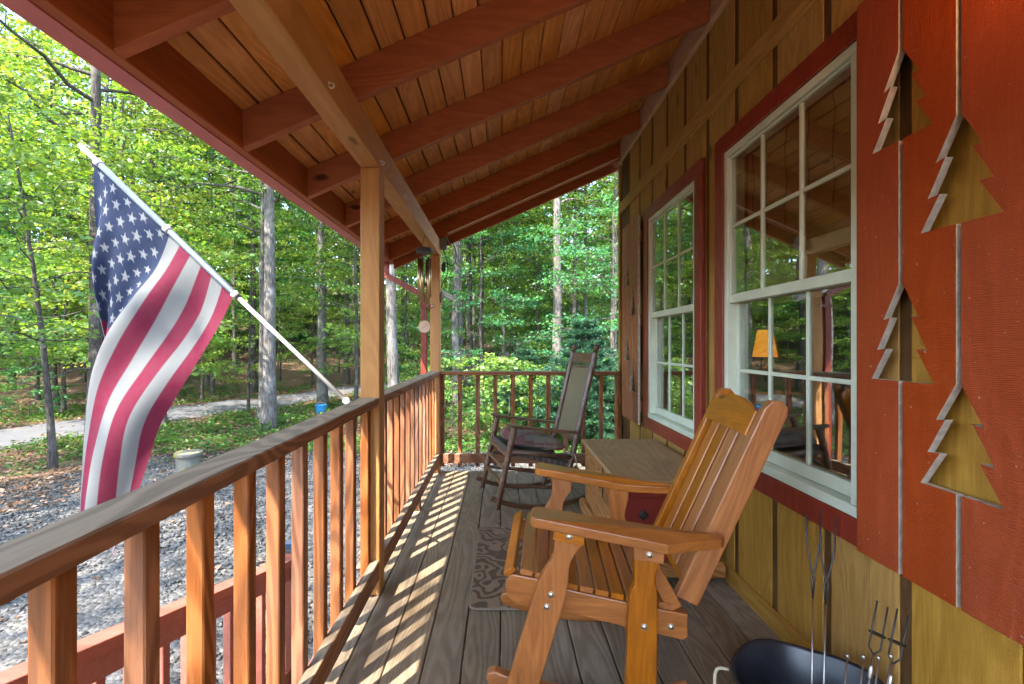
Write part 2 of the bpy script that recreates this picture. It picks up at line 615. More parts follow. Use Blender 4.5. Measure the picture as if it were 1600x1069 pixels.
def mat_ground():
    t = NT('forest_ground')
    pos = t.n('NewGeometry').outputs['Position']
    sx = t.n('SeparateXYZ')
    t.put(sx.inputs[0], pos)
    n = t.noise(pos, 0.55, 5, 0.6)
    vo = t.n('TexVoronoi')
    t.put(vo.inputs['Vector'], pos)
    vo.inputs['Scale'].default_value = 26.0
    grav = t.mix(vo.outputs[1], (0.055, 0.051, 0.044), (0.16, 0.15, 0.135))
    vd = t.step(vo.outputs[0], 0.0, 0.5)
    vl = t.n('TexVoronoi')
    t.put(vl.inputs['Vector'], pos)
    vl.inputs['Scale'].default_value = 17.0
    soil = t.mix(t.noise(pos, 6.0, 6, 0.7), (0.05, 0.035, 0.022), (0.17, 0.105, 0.065))
    soil = t.mix(t.math('MULTIPLY', vl.outputs[0], 0.4), soil, (0.24, 0.15, 0.10))
    moss = t.mix(t.noise(pos, 14.0, 4), (0.03, 0.07, 0.015), (0.07, 0.13, 0.03))
    soil = t.mix(t.step(t.noise(pos, 0.8, 4, 0.6), 0.5, 0.68), soil, moss)
    # the gravel drive: a bounded area beside the porch, its rim broken by noise
    dx = t.math('DIVIDE', t.math('ADD', sx.outputs[0], 2.0), 7.5)
    dy = t.math('DIVIDE', t.math('SUBTRACT', sx.outputs[1], 2.0), 8.0)
    d = t.math('SQRT', t.math('ADD', t.math('MULTIPLY', dx, dx), t.math('MULTIPLY', dy, dy)))
    d = t.math('ADD', d, t.math('MULTIPLY', t.math('SUBTRACT', n, 0.5), 0.6))
    fg = t.step(d, 0.82, 1.02)
    c = t.mix(fg, grav, soil)
    h = t.math('ADD', t.math('MULTIPLY', vo.outputs[0], -1.0), t.math('MULTIPLY', t.noise(pos, 40.0, 3), 0.5))
    return t.done(t.bsdf(c, 0.95, 0.1, t.bump(h, 0.8, 0.03)))


M['ground'] = mat_ground()


def mat_road():
    t = NT('old_asphalt')
    pos = t.n('NewGeometry').outputs['Position']
    c = t.mix(t.noise(pos, 3.0, 6, 0.7), (0.06, 0.06, 0.065), (0.13, 0.13, 0.135))
    c = t.mix(t.step(t.noise(pos, 0.9, 5, 0.7), 0.55, 0.72), c, (0.19, 0.13, 0.09))
    return t.done(t.bsdf(c, 0.9, 0.2, t.bump(t.noise(pos, 60, 3), 0.4, 0.01)))


M['road'] = mat_road()


def mat_stone():
    t = NT('gravel_stone')
    at = t.n('Attribute')
    at.attribute_name = 'tint'
    c = t.ramp(at.outputs['Fac'], [(0.0, (0.028, 0.026, 0.024)), (0.55, (0.09, 0.085, 0.077)), (0.85, (0.16, 0.15, 0.135)), (1.0, (0.21, 0.185, 0.16))])
    return t.done(t.bsdf(c, 0.85, 0.2))


M['stone'] = mat_stone()


def mat_rug():
    t = NT('rug_pile')
    raw = t.n('TexCoord').outputs['Object']
    nz = t.n('TexNoise')
    t.put(nz.inputs['Vector'], raw)
    nz.inputs['Scale'].default_value = 4.0
    nz.inputs['Detail'].default_value = 2.0
    wv = t.n('TexWave')
    wv.wave_type = 'RINGS'
    wv.rings_direction = 'Z'
    t.put(wv.inputs['Vector'], t.vmath('ADD', raw, t.mix(1.0, (0, 0, 0), nz.outputs[1])))
    wv.inputs['Scale'].default_value = 3.4
    wv.inputs['Distortion'].default_value = 5.0
    wv.inputs['Detail'].default_value = 2.0
    wv.inputs['Detail Scale'].default_value = 1.4
    fib = t.noise(raw, 260.0, 3, 0.7)
    m = t.step(t.math('ADD', wv.outputs[1], t.math('MULTIPLY', fib, 0.3)), 0.5, 0.78)
    c = t.mix(m, (0.16, 0.108, 0.072), (0.34, 0.235, 0.155))
    c = t.mix(t.math('MULTIPLY', fib, 0.5), c, (0.06, 0.04, 0.03))
    h = t.math('ADD', t.math('MULTIPLY', fib, 0.6), t.math('MULTIPLY', m, 0.8))
    return t.done(t.bsdf(c, 0.95, 0.1, t.bump(h, 0.9, 0.006)))


M['rug'] = mat_rug()


def mat_rush(name, a, b):
    t = NT(name)
    vec, rnd, raw = objcoord(t)
    w1 = t.n('TexWave')
    w1.bands_direction = 'Y'
    t.put(w1.inputs['Vector'], raw)
    w1.inputs['Scale'].default_value = 75.0
    w1.inputs['Distortion'].default_value = 1.5
    w1.inputs['Detail'].default_value = 2.0
    nz = t.noise(raw, 30.0, 4)
    c = t.mix(t.math('MULTIPLY', w1.outputs[1], 0.8), a, b)
    c = t.mix(t.math('MULTIPLY', nz, 0.5), c, a)
    return t.done(t.bsdf(c, 0.7, 0.3, t.bump(w1.outputs[1], 0.6, 0.004)))


M['rush'] = mat_rush('woven_rush', (0.13, 0.10, 0.05), (0.34, 0.27, 0.15))
M['rush_dark'] = mat_rush('woven_seat', (0.05, 0.04, 0.035), (0.16, 0.13, 0.11))


def mat_patch():
    t = NT('patchwork')
    raw = t.n('TexCoord').outputs['Object']
    vo = t.n('TexVoronoi')
    vo.distance = 'CHEBYCHEV'
    t.put(vo.inputs['Vector'], raw)
    vo.inputs['Scale'].default_value = 13.0
    vo.inputs['Randomness'].default_value = 0.35
    c = t.ramp(t.math('FRACT', t.math('MULTIPLY', t.n('SeparateXYZ').outputs[0], 1.0)), [(0, (0.2, 0.15, 0.12)), (1, (0.2, 0.15, 0.12))])
    sp = t.n('SeparateColor')
    t.put(sp.inputs[0], vo.outputs[1])
    c = t.ramp(sp.outputs[0], [(0.0, (0.10, 0.055, 0.035)), (0.3, (0.20, 0.16, 0.13)), (0.5, (0.17, 0.155, 0.135)), (0.72, (0.22, 0.03, 0.035)), (0.76, (0.13, 0.11, 0.075)), (1.0, (0.24, 0.20, 0.15))])
    ck = t.n('TexChecker')
    t.put(ck.inputs[0], raw)
    ck.inputs['Scale'].default_value = 130.0
    c = t.mix(t.math('MULTIPLY', ck.outputs[1], 0.25), c, (0.08, 0.06, 0.05))
    return t.done(t.bsdf(c, 0.9, 0.1, t.bump(t.noise(raw, 40, 3), 0.5, 0.004)))


M['patch'] = mat_patch()


def mat_flag():
    t = NT('flag_cloth')
    at = t.n('Attribute')
    at.attribute_name = 'print'
    uv = t.n('TexCoord').outputs['Object']
    c = t.mix(t.math('MULTIPLY', t.noise(uv, 14.0, 5, 0.7), 0.25), at.outputs['Color'], (0.2, 0.16, 0.16))
    b = t.bsdf(c, 0.75, 0.15)
    tl = t.n('BsdfTranslucent')
    t.put(tl.inputs['Color'], c)
    mx = t.n('MixShader')
    mx.inputs[0].default_value = 0.45
    t.t.links.new(b, mx.inputs[1])
    t.t.links.new(tl.outputs[0], mx.inputs[2])
    return t.done(mx.outputs[0])


M['flag'] = mat_flag()


def mat_bamboo():
    t = NT('bamboo_shade')
    vec, rnd, raw = objcoord(t)
    c = t.mix(t.noise(t.vmath('MULTIPLY', vec, (1, 0.1, 1)), 60.0, 3), (0.28, 0.15, 0.045), (0.62, 0.38, 0.14))
    b = t.bsdf(c, 0.6, 0.3)
    return t.done(b)


M['bamboo'] = mat_bamboo()


def mat_mossy():
    t = NT('mossy_concrete')
    raw = t.n('TexCoord').outputs['Object']
    c = t.mix(t.noise(raw, 9.0, 5, 0.7), (0.09, 0.09, 0.06), (0.22, 0.20, 0.17))
    c = t.mix(t.step(t.noise(raw, 5.0, 5, 0.7), 0.5, 0.62), c, (0.22, 0.19, 0.03))
    c = t.mix(t.step(t.noise(raw, 3.0, 4, 0.6), 0.55, 0.7), c, (0.06, 0.09, 0.05))
    return t.done(t.bsdf(c, 0.9, 0.2, t.bump(t.noise(raw, 30, 5), 0.6, 0.01)))


M['mossy'] = mat_mossy()

# ------------------------------------------------------------------ ground, drive, road
GZ = -1.0
ROAD = [(-13.2, -6), (-12.6, 2), (-11.7, 10), (-10.6, 13.7), (-9.0, 16.8), (-7.4, 21), (-5, 25.5), (-1.5, 33), (5.3, 46), (15, 60)]
ROAD_S = np.array(smooth_outline(ROAD, 8))


def sstep(a, b, x):
    t = np.clip((x - a) / (b - a), 0, 1)
    return t * t * (3 - 2 * t)


def terrain(x, y):
    x = np.asarray(x, float)
    y = np.asarray(y, float)
    d = np.sqrt(x * x + y * y)
    z = GZ + 13.0 * sstep(22, 95, d) + 0.05 * np.sin(x * 0.9 + 1.3) * np.sin(y * 0.7) + 0.03 * np.sin(x * 2.3) * np.sin(y * 1.9 + 0.6)
    # low bank beyond the road on its far side
    return z


def road_dist(x, y):
    d = np.min(np.hypot(ROAD_S[:, 0][None, :] - np.atleast_1d(x)[:, None], ROAD_S[:, 1][None, :] - np.atleast_1d(y)[:, None]), axis=1)
    return d


gx = np.concatenate([np.arange(-120, -24, 4.0), np.arange(-24, 16, 0.8), np.arange(16, 90, 4.0)])
gy = np.concatenate([np.arange(-80, -8, 4.0), np.arange(-8, 34, 0.8), np.arange(34, 140, 4.0)])
GX, GY = np.meshgrid(gx, gy)
GV = np.stack([GX.ravel(), GY.ravel(), terrain(GX.ravel(), GY.ravel())], axis=1)
nx = len(gx)
GF = [(j * nx + i, j * nx + i + 1, (j + 1) * nx + i + 1, (j + 1) * nx + i) for j in range(len(gy) - 1) for i in range(nx - 1)]
tag(add('ground', mesh_from('ground', GV, GF, True), M['ground']), kind='structure')

tan = np.gradient(ROAD_S, axis=0)
tan /= np.linalg.norm(tan, axis=1)[:, None]
nor = np.stack([-tan[:, 1], tan[:, 0]], axis=1)
rv, rf = [], []
offs = np.linspace(-1.35, 1.35, 7)
for i in range(len(ROAD_S)):
    for o_ in offs:
        p = ROAD_S[i] + nor[i] * (o_ + (0.12 * math.sin(i * 1.7) if abs(o_) > 1.2 else 0))
        rv.append((p[0], p[1], float(terrain(p[0], p[1])) + 0.05 - 0.045 * (abs(o_) / 1.35) ** 4 + 0.01))
k_ = len(offs)
for i in range(len(ROAD_S) - 1):
    for j in range(k_ - 1):
        rf.append((i * k_ + j, (i + 1) * k_ + j, (i + 1) * k_ + j + 1, i * k_ + j + 1))
tag(add('road', mesh_from('road', rv, rf, True), M['road']), kind='structure')

# ------------------------------------------------------------------ porch: deck, posts, beam, rails, roof
XI, XO = -0.580, -0.672            # inner and outer face of posts and railing
Y0, Y1 = -1.6, 4.245               # deck ends
deck = thing('porch_deck', (0.2, 1.4, 0), label='grey weathered plank porch floor between the railing and the cabin wall', cat='deck')
PW = 0.1445
DECK_X = XI - PW
k = 0
while DECK_X + k * PW < 1.13:
    xa, xb = DECK_X + k * PW + 0.0026, min(DECK_X + (k + 1) * PW - 0.0026, 1.17)
    cuts = {2: [0.9], 3: [3.07], 5: [1.45], 8: [2.1], 10: [1.2], 11: [2.75]}.get(k, [])
    ys = [Y0] + cuts + [Y1]
    for a, b in zip(ys[:-1], ys[1:]):
        dz = random.uniform(-0.0015, 0.0005)
        box('floor_board', xa, xb, a + 0.0015, b - 0.0015, -0.028 + dz, dz, M['deck_y'], deck, 0.003)
    k += 1
for y in np.arange(Y0 + 0.03, Y1, 0.405):
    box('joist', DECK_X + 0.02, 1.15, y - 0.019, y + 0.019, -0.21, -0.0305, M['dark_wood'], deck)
box('rim_joist', DECK_X - 0.02, DECK_X + 0.018, Y0, Y1, -0.24, -0.0305, M['stair_red'], deck)
box('end_joist', DECK_X + 0.0185, 1.15, Y1 - 0.045, Y1 - 0.007, -0.24, -0.0305, M['cedar_x'], deck)
for yy in (-1.0, 1.6, 4.1):
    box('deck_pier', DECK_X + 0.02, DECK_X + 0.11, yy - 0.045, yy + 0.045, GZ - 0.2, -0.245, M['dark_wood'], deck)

# posts
POST1, POST2 = (2.137, 2.229), (4.235, 4.327)
BEAM_Z0, BEAM_Z1 = 2.046, 2.190
lab = {0: ('square orange-brown porch post at the middle of the railing', POST1), 1: ('square orange-brown porch post at the far railing corner', POST2)}
for i in (0, 1):
    l_, (a, b) = lab[i]
    o = box('porch_post', XO, XI, a, b, 0.0015 if i == 0 else -0.9, BEAM_Z0 - 0.001, M['post_z'], None, 0.004)
    tag(o, l_, 'post')

# beam
beam = box('porch_beam', XO - 0.001, XI + 0.001, Y0, 4.335, BEAM_Z0, BEAM_Z1, M['post_y'], None, 0.004)
tag(beam, 'long square roof beam carried by the porch posts, overhead', 'beam')

# roof
SL = 0.44
TH = math.atan(SL)


def zb(x):
    return BEAM_Z1 + SL * (x - XI)


RD = 0.153                         # rafter depth measured upright
EAVE_X = -1.04
WALLX = 1.150                      # face of the siding
roof = thing('porch_roof', (0.2, 1.4, 2.0), label='sloping porch roof with red-brown rafters under orange plank boarding', cat='roof')
raf_y = [4.20 - 0.6 * i for i in range(10)]
for y in raf_y:
    xe = 1.117
    pts = [(EAVE_X, zb(EAVE_X) + 0.001), (xe, zb(xe) + 0.001), (xe, zb(xe) + RD), (EAVE_X, zb(EAVE_X) + RD)]
    add_prism('rafter', pts, y, y + 0.040, M['rafter_x'], roof, 'xz', 0.002)
# boarding, each plank its own
dX = 0.0985
x = EAVE_X - 0.04
plank_mesh = None
while x < 1.16:
    xm = x + dX / 2
    w = dX / math.cos(TH) - 0.006
    m = cbox(w, 4.42 - Y0, 0.018, 0.005, 'ceiling')
    zc = zb(xm) + RD + 0.0015 + 0.009 / math.cos(TH)
    add('roof_plank', m, M['ceiling'], roof, (xm, (4.42 + Y0) / 2, zc + random.uniform(0, 0.002)), (0, -TH, 0))
    x += dX
m = cbox((1.35 - (EAVE_X - 0.12)) / math.cos(TH), 4.5 - Y0, 0.03, 0.003, 'roofsheet')
xm = (1.35 + EAVE_X - 0.12) / 2
add('roof_covering', m, M['roof_sheet'], roof, (xm, (4.5 + Y0) / 2, zb(xm) + RD + 0.055), (0, -TH, 0))
# fascia, gutter, gable board
box('fascia', EAVE_X - 0.038, EAVE_X - 0.0005, Y0, 4.42, 1.986, 2.16, M['rafter_y'], roof)
gut = [(EAVE_X - 0.0395, 2.125), (EAVE_X - 0.0395, 1.983), (EAVE_X - 0.105, 1.980), (EAVE_X - 0.112, 2.02), (EAVE_X - 0.128, 2.075), (EAVE_X - 0.128, 2.11), (EAVE_X - 0.125, 2.11), (EAVE_X - 0.125, 2.076), (EAVE_X - 0.109, 2.022), (EAVE_X - 0.102, 1.984), (EAVE_X - 0.0425, 1.987), (EAVE_X - 0.0425, 2.125)]
gutter = add_prism('gutter', gut, Y0, 4.41, M['pink'], None, 'xz', 0.0)
tag(gutter, 'pinkish red rain gutter along the low edge of the porch roof', 'gutter')
pts = [(EAVE_X - 0.0, zb(EAVE_X) - 0.055), (1.14, zb(1.14) - 0.055), (1.14, zb(1.14) + RD), (EAVE_X - 0.0, zb(EAVE_X) + RD)]
add_prism('gable_board', pts, 4.345, 4.383, M['rafter_x'], roof, 'xz', 0.002)
# frieze between the rafters at the wall
box('frieze_board', 1.119, WALLX - 0.0005, Y0, 4.32, 2.925, 3.145, M['frieze'], roof)

# downspout
ds = thing('downspout', (-0.72, 4.3, -0.5), label='dark red square downspout running down outside the corner post', cat='downspout')
P = [(-1.10, 4.28, 1.985), (-1.10, 4.28, 1.86), (-0.735, 4.28, 1.66), (-0.735, 4.28, -0.8)]
bar('outlet', P[0], (P[1][0], P[1][1], P[1][2] + 0.0), 0.055, 0.06, M['trim'], ds, up=(0, 1, 0))
bar('elbow', P[1], P[2], 0.053, 0.052, M['trim'], ds)
bar('pipe', P[2], P[3], 0.055, 0.062, M['trim'], ds, up=(0, 1, 0))
stp = box('strap', -0.77, -0.640, 4.228, 4.2335, 1.545, 1.575, M['trim'], ds, 0.001)
lathe('screw', [(0.0, 0), (0.008, 0), (0.007, 0.004), (0.0, 0.006)], M['steel'], stp, (-0.652, 4.228, 1.56), 10, (R(90), 0, 0))

# cup hooks on the beam
hook_lab = ['white cup hook screwed into the beam, nearest the eave corner', 'white cup hook in the beam just right of the middle post', 'white cup hook in the beam beyond the middle post']
for i, (hy, hz) in enumerate([(1.503, 2.069), (2.148, 2.07), (2.653, 2.079)]):
    h = thing('cup_hook', (XI, hy, hz), label=hook_lab[i], cat='hook', group='cup hooks along the beam')
    pts = [(XI + 0.0008 + a, hy, hz + b) for a, b in [(0.0, 0.008), (0.010, 0.008)] + [(0.010 + 0.009 * math.sin(q), -0.001 + 0.009 * math.cos(q)) for q in np.linspace(0.2, 4.4, 12)]]
    tube('wire', pts, 0.0019, M['hook'], h, 8)
    tube('collar', [(XI + 0.0008, hy, hz + 0.008), (XI + 0.004, hy, hz + 0.008)], 0.005, M['hook'], h, 10)

# ------------------------------------------------------------------ railings
RT = 0.945
rl = thing('porch_railing', (XI - 0.045, 1.4, 0), label='long wooden porch railing with square balusters on the left, weathered flat top rail', cat='railing')


def rail_seg(a, b, za, zb_, parent):
    # flat top rail, its top a little lower towards the camera
    ang = math.atan2(zb_ - za, b - a)
    m = cbox(XI - XO, b - a, 0.038, 0.004, 'toprail')
    add('top_rail', m, M['rail_y'], parent, ((XI + XO) / 2, (a + b) / 2, (za + zb_) / 2 - 0.019), (ang, 0, 0))


rail_seg(-0.9, POST1[0] - 0.001, 0.921, RT, rl)
rail_seg(POST1[1] + 0.001, POST2[0] - 0.001, RT, RT, rl)
for a, b in ((-0.9, POST1[0] - 0.001), (POST1[1] + 0.001, POST2[0] - 0.001)):
    box('bottom_rail', XI - 0.039, XI - 0.001, a, b, 0.080, 0.170, M['rail_y'], rl, 0.003)
near_b = [0.462 - 0.157 * i for i in range(1, 9)][::-1] + [0.462, 0.619, 0.778, 0.933, 1.097, 1.252, 1.406, 1.565, 1.722, 1.885, 2.095]
far_b = [2.262] + list(np.arange(2.41, 4.15, 0.157))
for y in near_b + far_b:
    zt = (0.921 + (RT - 0.921) * (y + 0.9) / (POST1[0] + 0.9) if y < 2.1 else RT) - 0.040
    dx = random.uniform(-0.0015, 0.0015)
    o = add('baluster', cbox(0.038, 0.038, 0.86, 0.003, 'baluster'), M['cedar_z'], rl, (XI - 0.0590 + dx, y + 0.019, zt - 0.43), (0, 0, random.uniform(-0.03, 0.03)))
for y in (0.6, 3.25, 4.19):
    box('rail_block', XI - 0.037, XI - 0.003, y - 0.02, y + 0.02, 0.001, 0.0795, M['rail_z'], rl)

r2 = thing('porch_railing', (0.25, Y1, 0), label='short wooden railing with square balusters across the far end of the porch', cat='railing')
box('top_rail', XI + 0.002, 1.135, 4.236, 4.326, 0.905, 0.943, M['rail_x'], r2, 0.004)
box('bottom_rail', XI + 0.002, 1.095, 4.247, 4.285, 0.070, 0.160, M['rail_x'], r2, 0.003)
box('end_post', 1.096, 1.134, 4.245, 4.335, -0.02, 0.904, M['cedar_z'], r2, 0.003)
for i in range(10):
    xx = -0.564 + 0.1694 * i
    add('baluster', cbox(0.038, 0.038, 0.875, 0.003, 'baluster2'), M['cedar_z'], r2, (xx, 4.306, 0.903 - 0.4375), (0, 0, random.uniform(-0.03, 0.03)))

# stair railing below, outside the porch
st = thing('stair_railing', (-1.3, 2.75, GZ), label='pinkish red stair railing going down outside the porch, seen between the balusters', cat='railing')
SX = -1.30


def sz(y):
    return 0.276 - 0.28 * (y - 1.364)


bar('top_rail', (SX, 0.2, sz(0.2) - 0.02), (SX, 2.72, sz(2.72) - 0.02), 0.09, 0.04, M['stair_red'], st)
bar('under_rail', (SX, 0.2, sz(0.2) - 0.085), (SX, 2.72, sz(2.72) - 0.085), 0.038, 0.085, M['stair_red'], st)
bar('bottom_rail', (SX, 0.2, sz(0.2) - 0.72), (SX, 2.72, sz(2.72) - 0.72), 0.038, 0.085, M['stair_red'], st)
for i in range(17):
    y = 0.32 + i * 0.145
    box('baluster', SX - 0.058, SX - 0.021, y - 0.019, y + 0.019, sz(y) - 0.76, sz(y) - 0.05, M['stair_red'], st)
box('newel_post', SX - 0.045, SX + 0.045, 2.725, 2.815, GZ - 0.25, -0.075, M['stair_red'], st, 0.004)
cap = thing('solar_post_cap', (SX, 2.77, -0.075), label='small dark blue solar light cap on the stair newel post', cat='light')
lathe('cap_base', [(0.0, 0), (0.062, 0), (0.062, 0.018), (0.05, 0.022), (0.0, 0.022)], M['chime_wood'], cap, (SX, 2.77, -0.074), 4, (0, 0, R(45)), False)
lathe('cap_top', [(0.0, 0), (0.045, 0), (0.045, 0.03), (0.012, 0.05), (0.0, 0.05)], M['solar_cap'], cap, (SX, 2.77, -0.052), 4, (0, 0, R(45)), False)
for i in range(6):
    yy = 0.05 + 0.48 * i
    o = box('stair_tread', -1.245, -0.76, yy, yy + 0.30, sz(yy + .15) - 0.83, sz(yy + .15) - 0.79, M['deck_x'], st)

# ------------------------------------------------------------------ cabin wall
WINS = [(1.415, 2.266, 0.648, 2.166), (2.603, 3.432, 0.640, 2.160)]     # window frames: y0, y1, z0, z1
cabin = thing('cabin_wall', (WALLX + 0.03, 1.4, 0), label='ochre board siding of the cabin wall with dark vertical grooves', cat='wall')


def cut(y0, y1, z0, z1, holes):
    """pieces of a rectangle left by the holes"""
    ys = sorted({y0, y1} | {min(max(v, y0), y1) for h in holes for v in (h[0], h[1])})
    out = []
    for a, b in zip(ys[:-1], ys[1:]):
        if b - a < 0.004:
            continue
        mid = (a + b) / 2
        zs = [(z0, z1)]
        for h in holes:
            if h[0] < mid < h[1]:
                nz = []
                for p, q in zs:
                    if h[2] > p:
                        nz.append((p, min(q, h[2])))
                    if h[3] < q:
                        nz.append((max(p, h[3]), q))
                zs = nz
        out += [(a, b, p, q) for p, q in zs if q - p > 0.01]
    return out


WEND = 4.285
HOLES = [(w[0] - 0.02, w[1] + 0.02, w[2] - 0.02, w[3] + 0.02) for w in WINS]
PITCH, GW = 0.305, 0.040
g0 = 1.276
gr = [g0 + PITCH * i for i in range(-9, 10)]
for a, b in zip(gr[:-1], gr[1:]):
    ya, yb = max(a + GW / 2, Y0), min(b - GW / 2, WEND)
    if yb - ya < 0.02:
        continue
    for (p, q, u, v) in cut(ya, yb, 0.0015, 2.96, HOLES):
        box('siding_board', WALLX, WALLX + 0.0060, p, q, u, v, M['siding_z'], cabin, 0.0015)
for (p, q, u, v) in cut(Y0, WEND, 0.0, 3.15, HOLES):
    box('backing_panel', WALLX + 0.0063, WALLX + 0.07, p, q, u, v, M['groove'], cabin, 0.0)
box('corner_board', WALLX - 0.018, WALLX + 0.075, WEND + 0.001, WEND + 0.045, 0.0, 2.92, M['siding_z'], cabin)
box('band_board', WALLX - 0.019, WALLX - 0.0005, Y0, WEND, 2.445, 2.545, M['siding_y'], cabin)
box('base_board', WALLX - 0.017, WALLX - 0.0005, Y0, WEND, 0.002, 0.088, M['siding_y'], cabin)

# room behind the windows
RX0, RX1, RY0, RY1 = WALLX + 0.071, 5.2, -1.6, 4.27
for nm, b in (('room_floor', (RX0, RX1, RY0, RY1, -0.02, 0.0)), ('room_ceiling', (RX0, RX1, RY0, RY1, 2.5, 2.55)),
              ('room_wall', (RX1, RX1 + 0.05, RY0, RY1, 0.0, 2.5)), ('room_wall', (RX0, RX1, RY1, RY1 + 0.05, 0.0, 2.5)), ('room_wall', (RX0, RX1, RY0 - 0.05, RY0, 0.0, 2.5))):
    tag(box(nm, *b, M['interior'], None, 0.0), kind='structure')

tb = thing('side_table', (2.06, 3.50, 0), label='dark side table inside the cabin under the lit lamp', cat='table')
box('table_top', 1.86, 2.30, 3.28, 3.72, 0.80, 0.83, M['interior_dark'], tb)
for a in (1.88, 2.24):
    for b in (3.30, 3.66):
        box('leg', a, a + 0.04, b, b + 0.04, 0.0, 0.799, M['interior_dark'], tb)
lp = thing('table_lamp', (2.06, 3.50, 0.8315), label='lit table lamp with an orange shade, seen through the near window', cat='lamp')
lathe('base', [(0, 0), (0.07, 0), (0.07, 0.015), (0.02, 0.03), (0.045, 0.10), (0.03, 0.18), (0.012, 0.2), (0.012, 0.30), (0, 0.30)], M['black_iron'], lp, (2.06, 3.50, 0.8315))
Vs, Fs = lathe_arrays([(0.088, 0.27), (0.052, 0.48)], 28)
add('lamp_shade', mesh_from('lamp_shade', Vs, Fs[:-2], True), M['lamp_shade'], lp, (2.06, 3.50, 0.8315))
lathe('bulb', [(0, 0.30), (0.02, 0.31), (0.03, 0.35), (0.02, 0.39), (0, 0.40)], M['bulb'], lp, (2.06, 3.50, 0.8315), 12)
pl = bpy.data.lights.new('lamp_light', 'POINT')
pl.energy = 0.5
pl.color = (1.0, 0.6, 0.25)
pl.shadow_soft_size = 0.05
po = link(bpy.data.objects.new('lamp_light', pl))
po.parent = lp
po.location = (0, 0, 0.42)


# windows
def window(w, label, key):
    y0, y1, z0, z1 = w
    t = thing('window', (1.14, (y0 + y1) / 2, z0), label=label, cat='window')
    V = M['vinyl']
    fx0, fx1 = 1.128, 1.215
    # red casing
    tw = 0.088
    c0, c1 = 1.120, WALLX - 0.0006
    lo = 0.05 if key == 'near' else tw
    box('casing', c0, c1, y0 - lo, y1 + tw, z1 + 0.001, z1 + tw, M['trim'], t)
    box('casing', c0, c1, y0 - lo, y1 + tw, z0 - tw, z0 - 0.001, M['trim'], t)
    box('casing', c0, c1, y0 - lo, y0 - 0.001, z0, z1, M['trim'], t)
    box('casing', c0, c1, y1 + 0.001, y1 + tw, z0, z1, M['trim'], t)
    # white frame
    fw = 0.032
    box('frame_rail', fx0, fx1, y0, y1, z1 - fw, z1, V, t)
    box('frame_sill', fx0 - 0.004, fx1, y0, y1, z0, z0 + 0.036, V, t)
    box('frame_stile', fx0, fx1, y0, y0 + fw, z0 + 0.037, z1 - fw - 0.001, V, t)
    box('frame_stile', fx0, fx1, y1 - fw, y1, z0 + 0.037, z1 - fw - 0.001, V, t)
    a, b = y0 + fw + 0.001, y1 - fw - 0.001
    zlo, zhi = z0 + 0.038, z1 - fw - 0.002
    zm = zlo + (zhi - zlo) * 0.497
    for nm, p, q, sx0, sr, br, tr in (('upper_sash', zm, zhi, 1.140, 0.008, 0.042, 0.010), ('lower_sash', zlo, zm + 0.03, 1.170, 0.026, 0.052, 0.030)):
        s0, s1 = sx0, sx0 + 0.026
        s = box(nm, s0, s1, a, b, p, p + br, V, t)
        box('sash_rail', s0, s1, a, b, q - tr, q, V, s)
        box('sash_stile', s0, s1, a, a + sr, p + br + 0.0006, q - tr - 0.0006, V, s, 0.002)
        box('sash_stile', s0, s1, b - sr, b, p + br + 0.0006, q - tr - 0.0006, V, s, 0.002)
        ga, gb, gp, gq = a + sr, b - sr, p + br, q - tr
        mw = 0.0085
        ycut = [ga + (gb - ga) * i / 3 for i in range(4)]
        zc = [gp, (gp + gq) / 2, gq]
        for yy in ycut[1:3]:
            box('muntin', s0 + 0.004, s0 + 0.018, yy - mw, yy + mw, gp + 0.0005, gq - 0.0005, V, s, 0.002)
        for i in range(3):
            box('muntin', s0 + 0.0045, s0 + 0.0175, ycut[i] + mw * (i > 0) + 0.0003, ycut[i + 1] - mw * (i < 2) - 0.0003, zc[1] - mw, zc[1] + mw, V, s, 0.002)
        for i in range(3):
            for j in range(2):
                box('pane', s0 + 0.0095, s0 + 0.0125, ycut[i] + (mw if i else 0) - 0.0008, ycut[i + 1] - (mw if i < 2 else 0) + 0.0008, zc[j] + (mw if j else 0) - 0.0008, zc[j + 1] - (mw if j < 1 else 0) + 0.0008, M['glass'], s, 0.0)
    return t


window(WINS[0], 'large white double-hung window in red casing beside the big red shutter', 'near')
window(WINS[1], 'white double-hung window in red casing towards the far end of the wall', 'far')

# bamboo blind inside the near window
bl = thing('bamboo_blind', (1.24, 1.84, 2.1), label='slatted bamboo blind hanging inside the upper half of the near window', cat='blind')
ns = 105
for i in range(ns):
    z = 2.135 - i * 0.0072
    o = add('slat', cbox(0.003, 0.80, 0.0056, 0.001, 'bamboo'), M['bamboo'], bl, (1.236 + random.uniform(0, 0.0015), 1.84, z))
for i in range(38):
    z = 1.72 - i * 0.0072
    add('slat', cbox(0.003, 0.80, 0.0056, 0.001, 'bamboo'), M['bamboo'], bl, (1.229 + random.uniform(0, 0.0015), 1.84, z))
for yy in (1.52, 1.66, 1.80, 1.94, 2.08, 2.19):
    tube('cord', [(1.2325, yy + 0.01 * math.sin(q * 2.1 + yy * 9), 2.14 - q * 0.08) for q in range(10)], 0.0018, M['cord'], bl, 6)


# shutters
def tree_half(base, h, hw):
    """right-hand outline of the cut-out fir, tip last: (offset, z)"""
    return [(1.0 * hw, 0.0), (0.48 * hw, 0.33), (0.80 * hw, 0.32), (0.33 * hw, 0.66), (0.58 * hw, 0.64), (0.0, 1.0)]


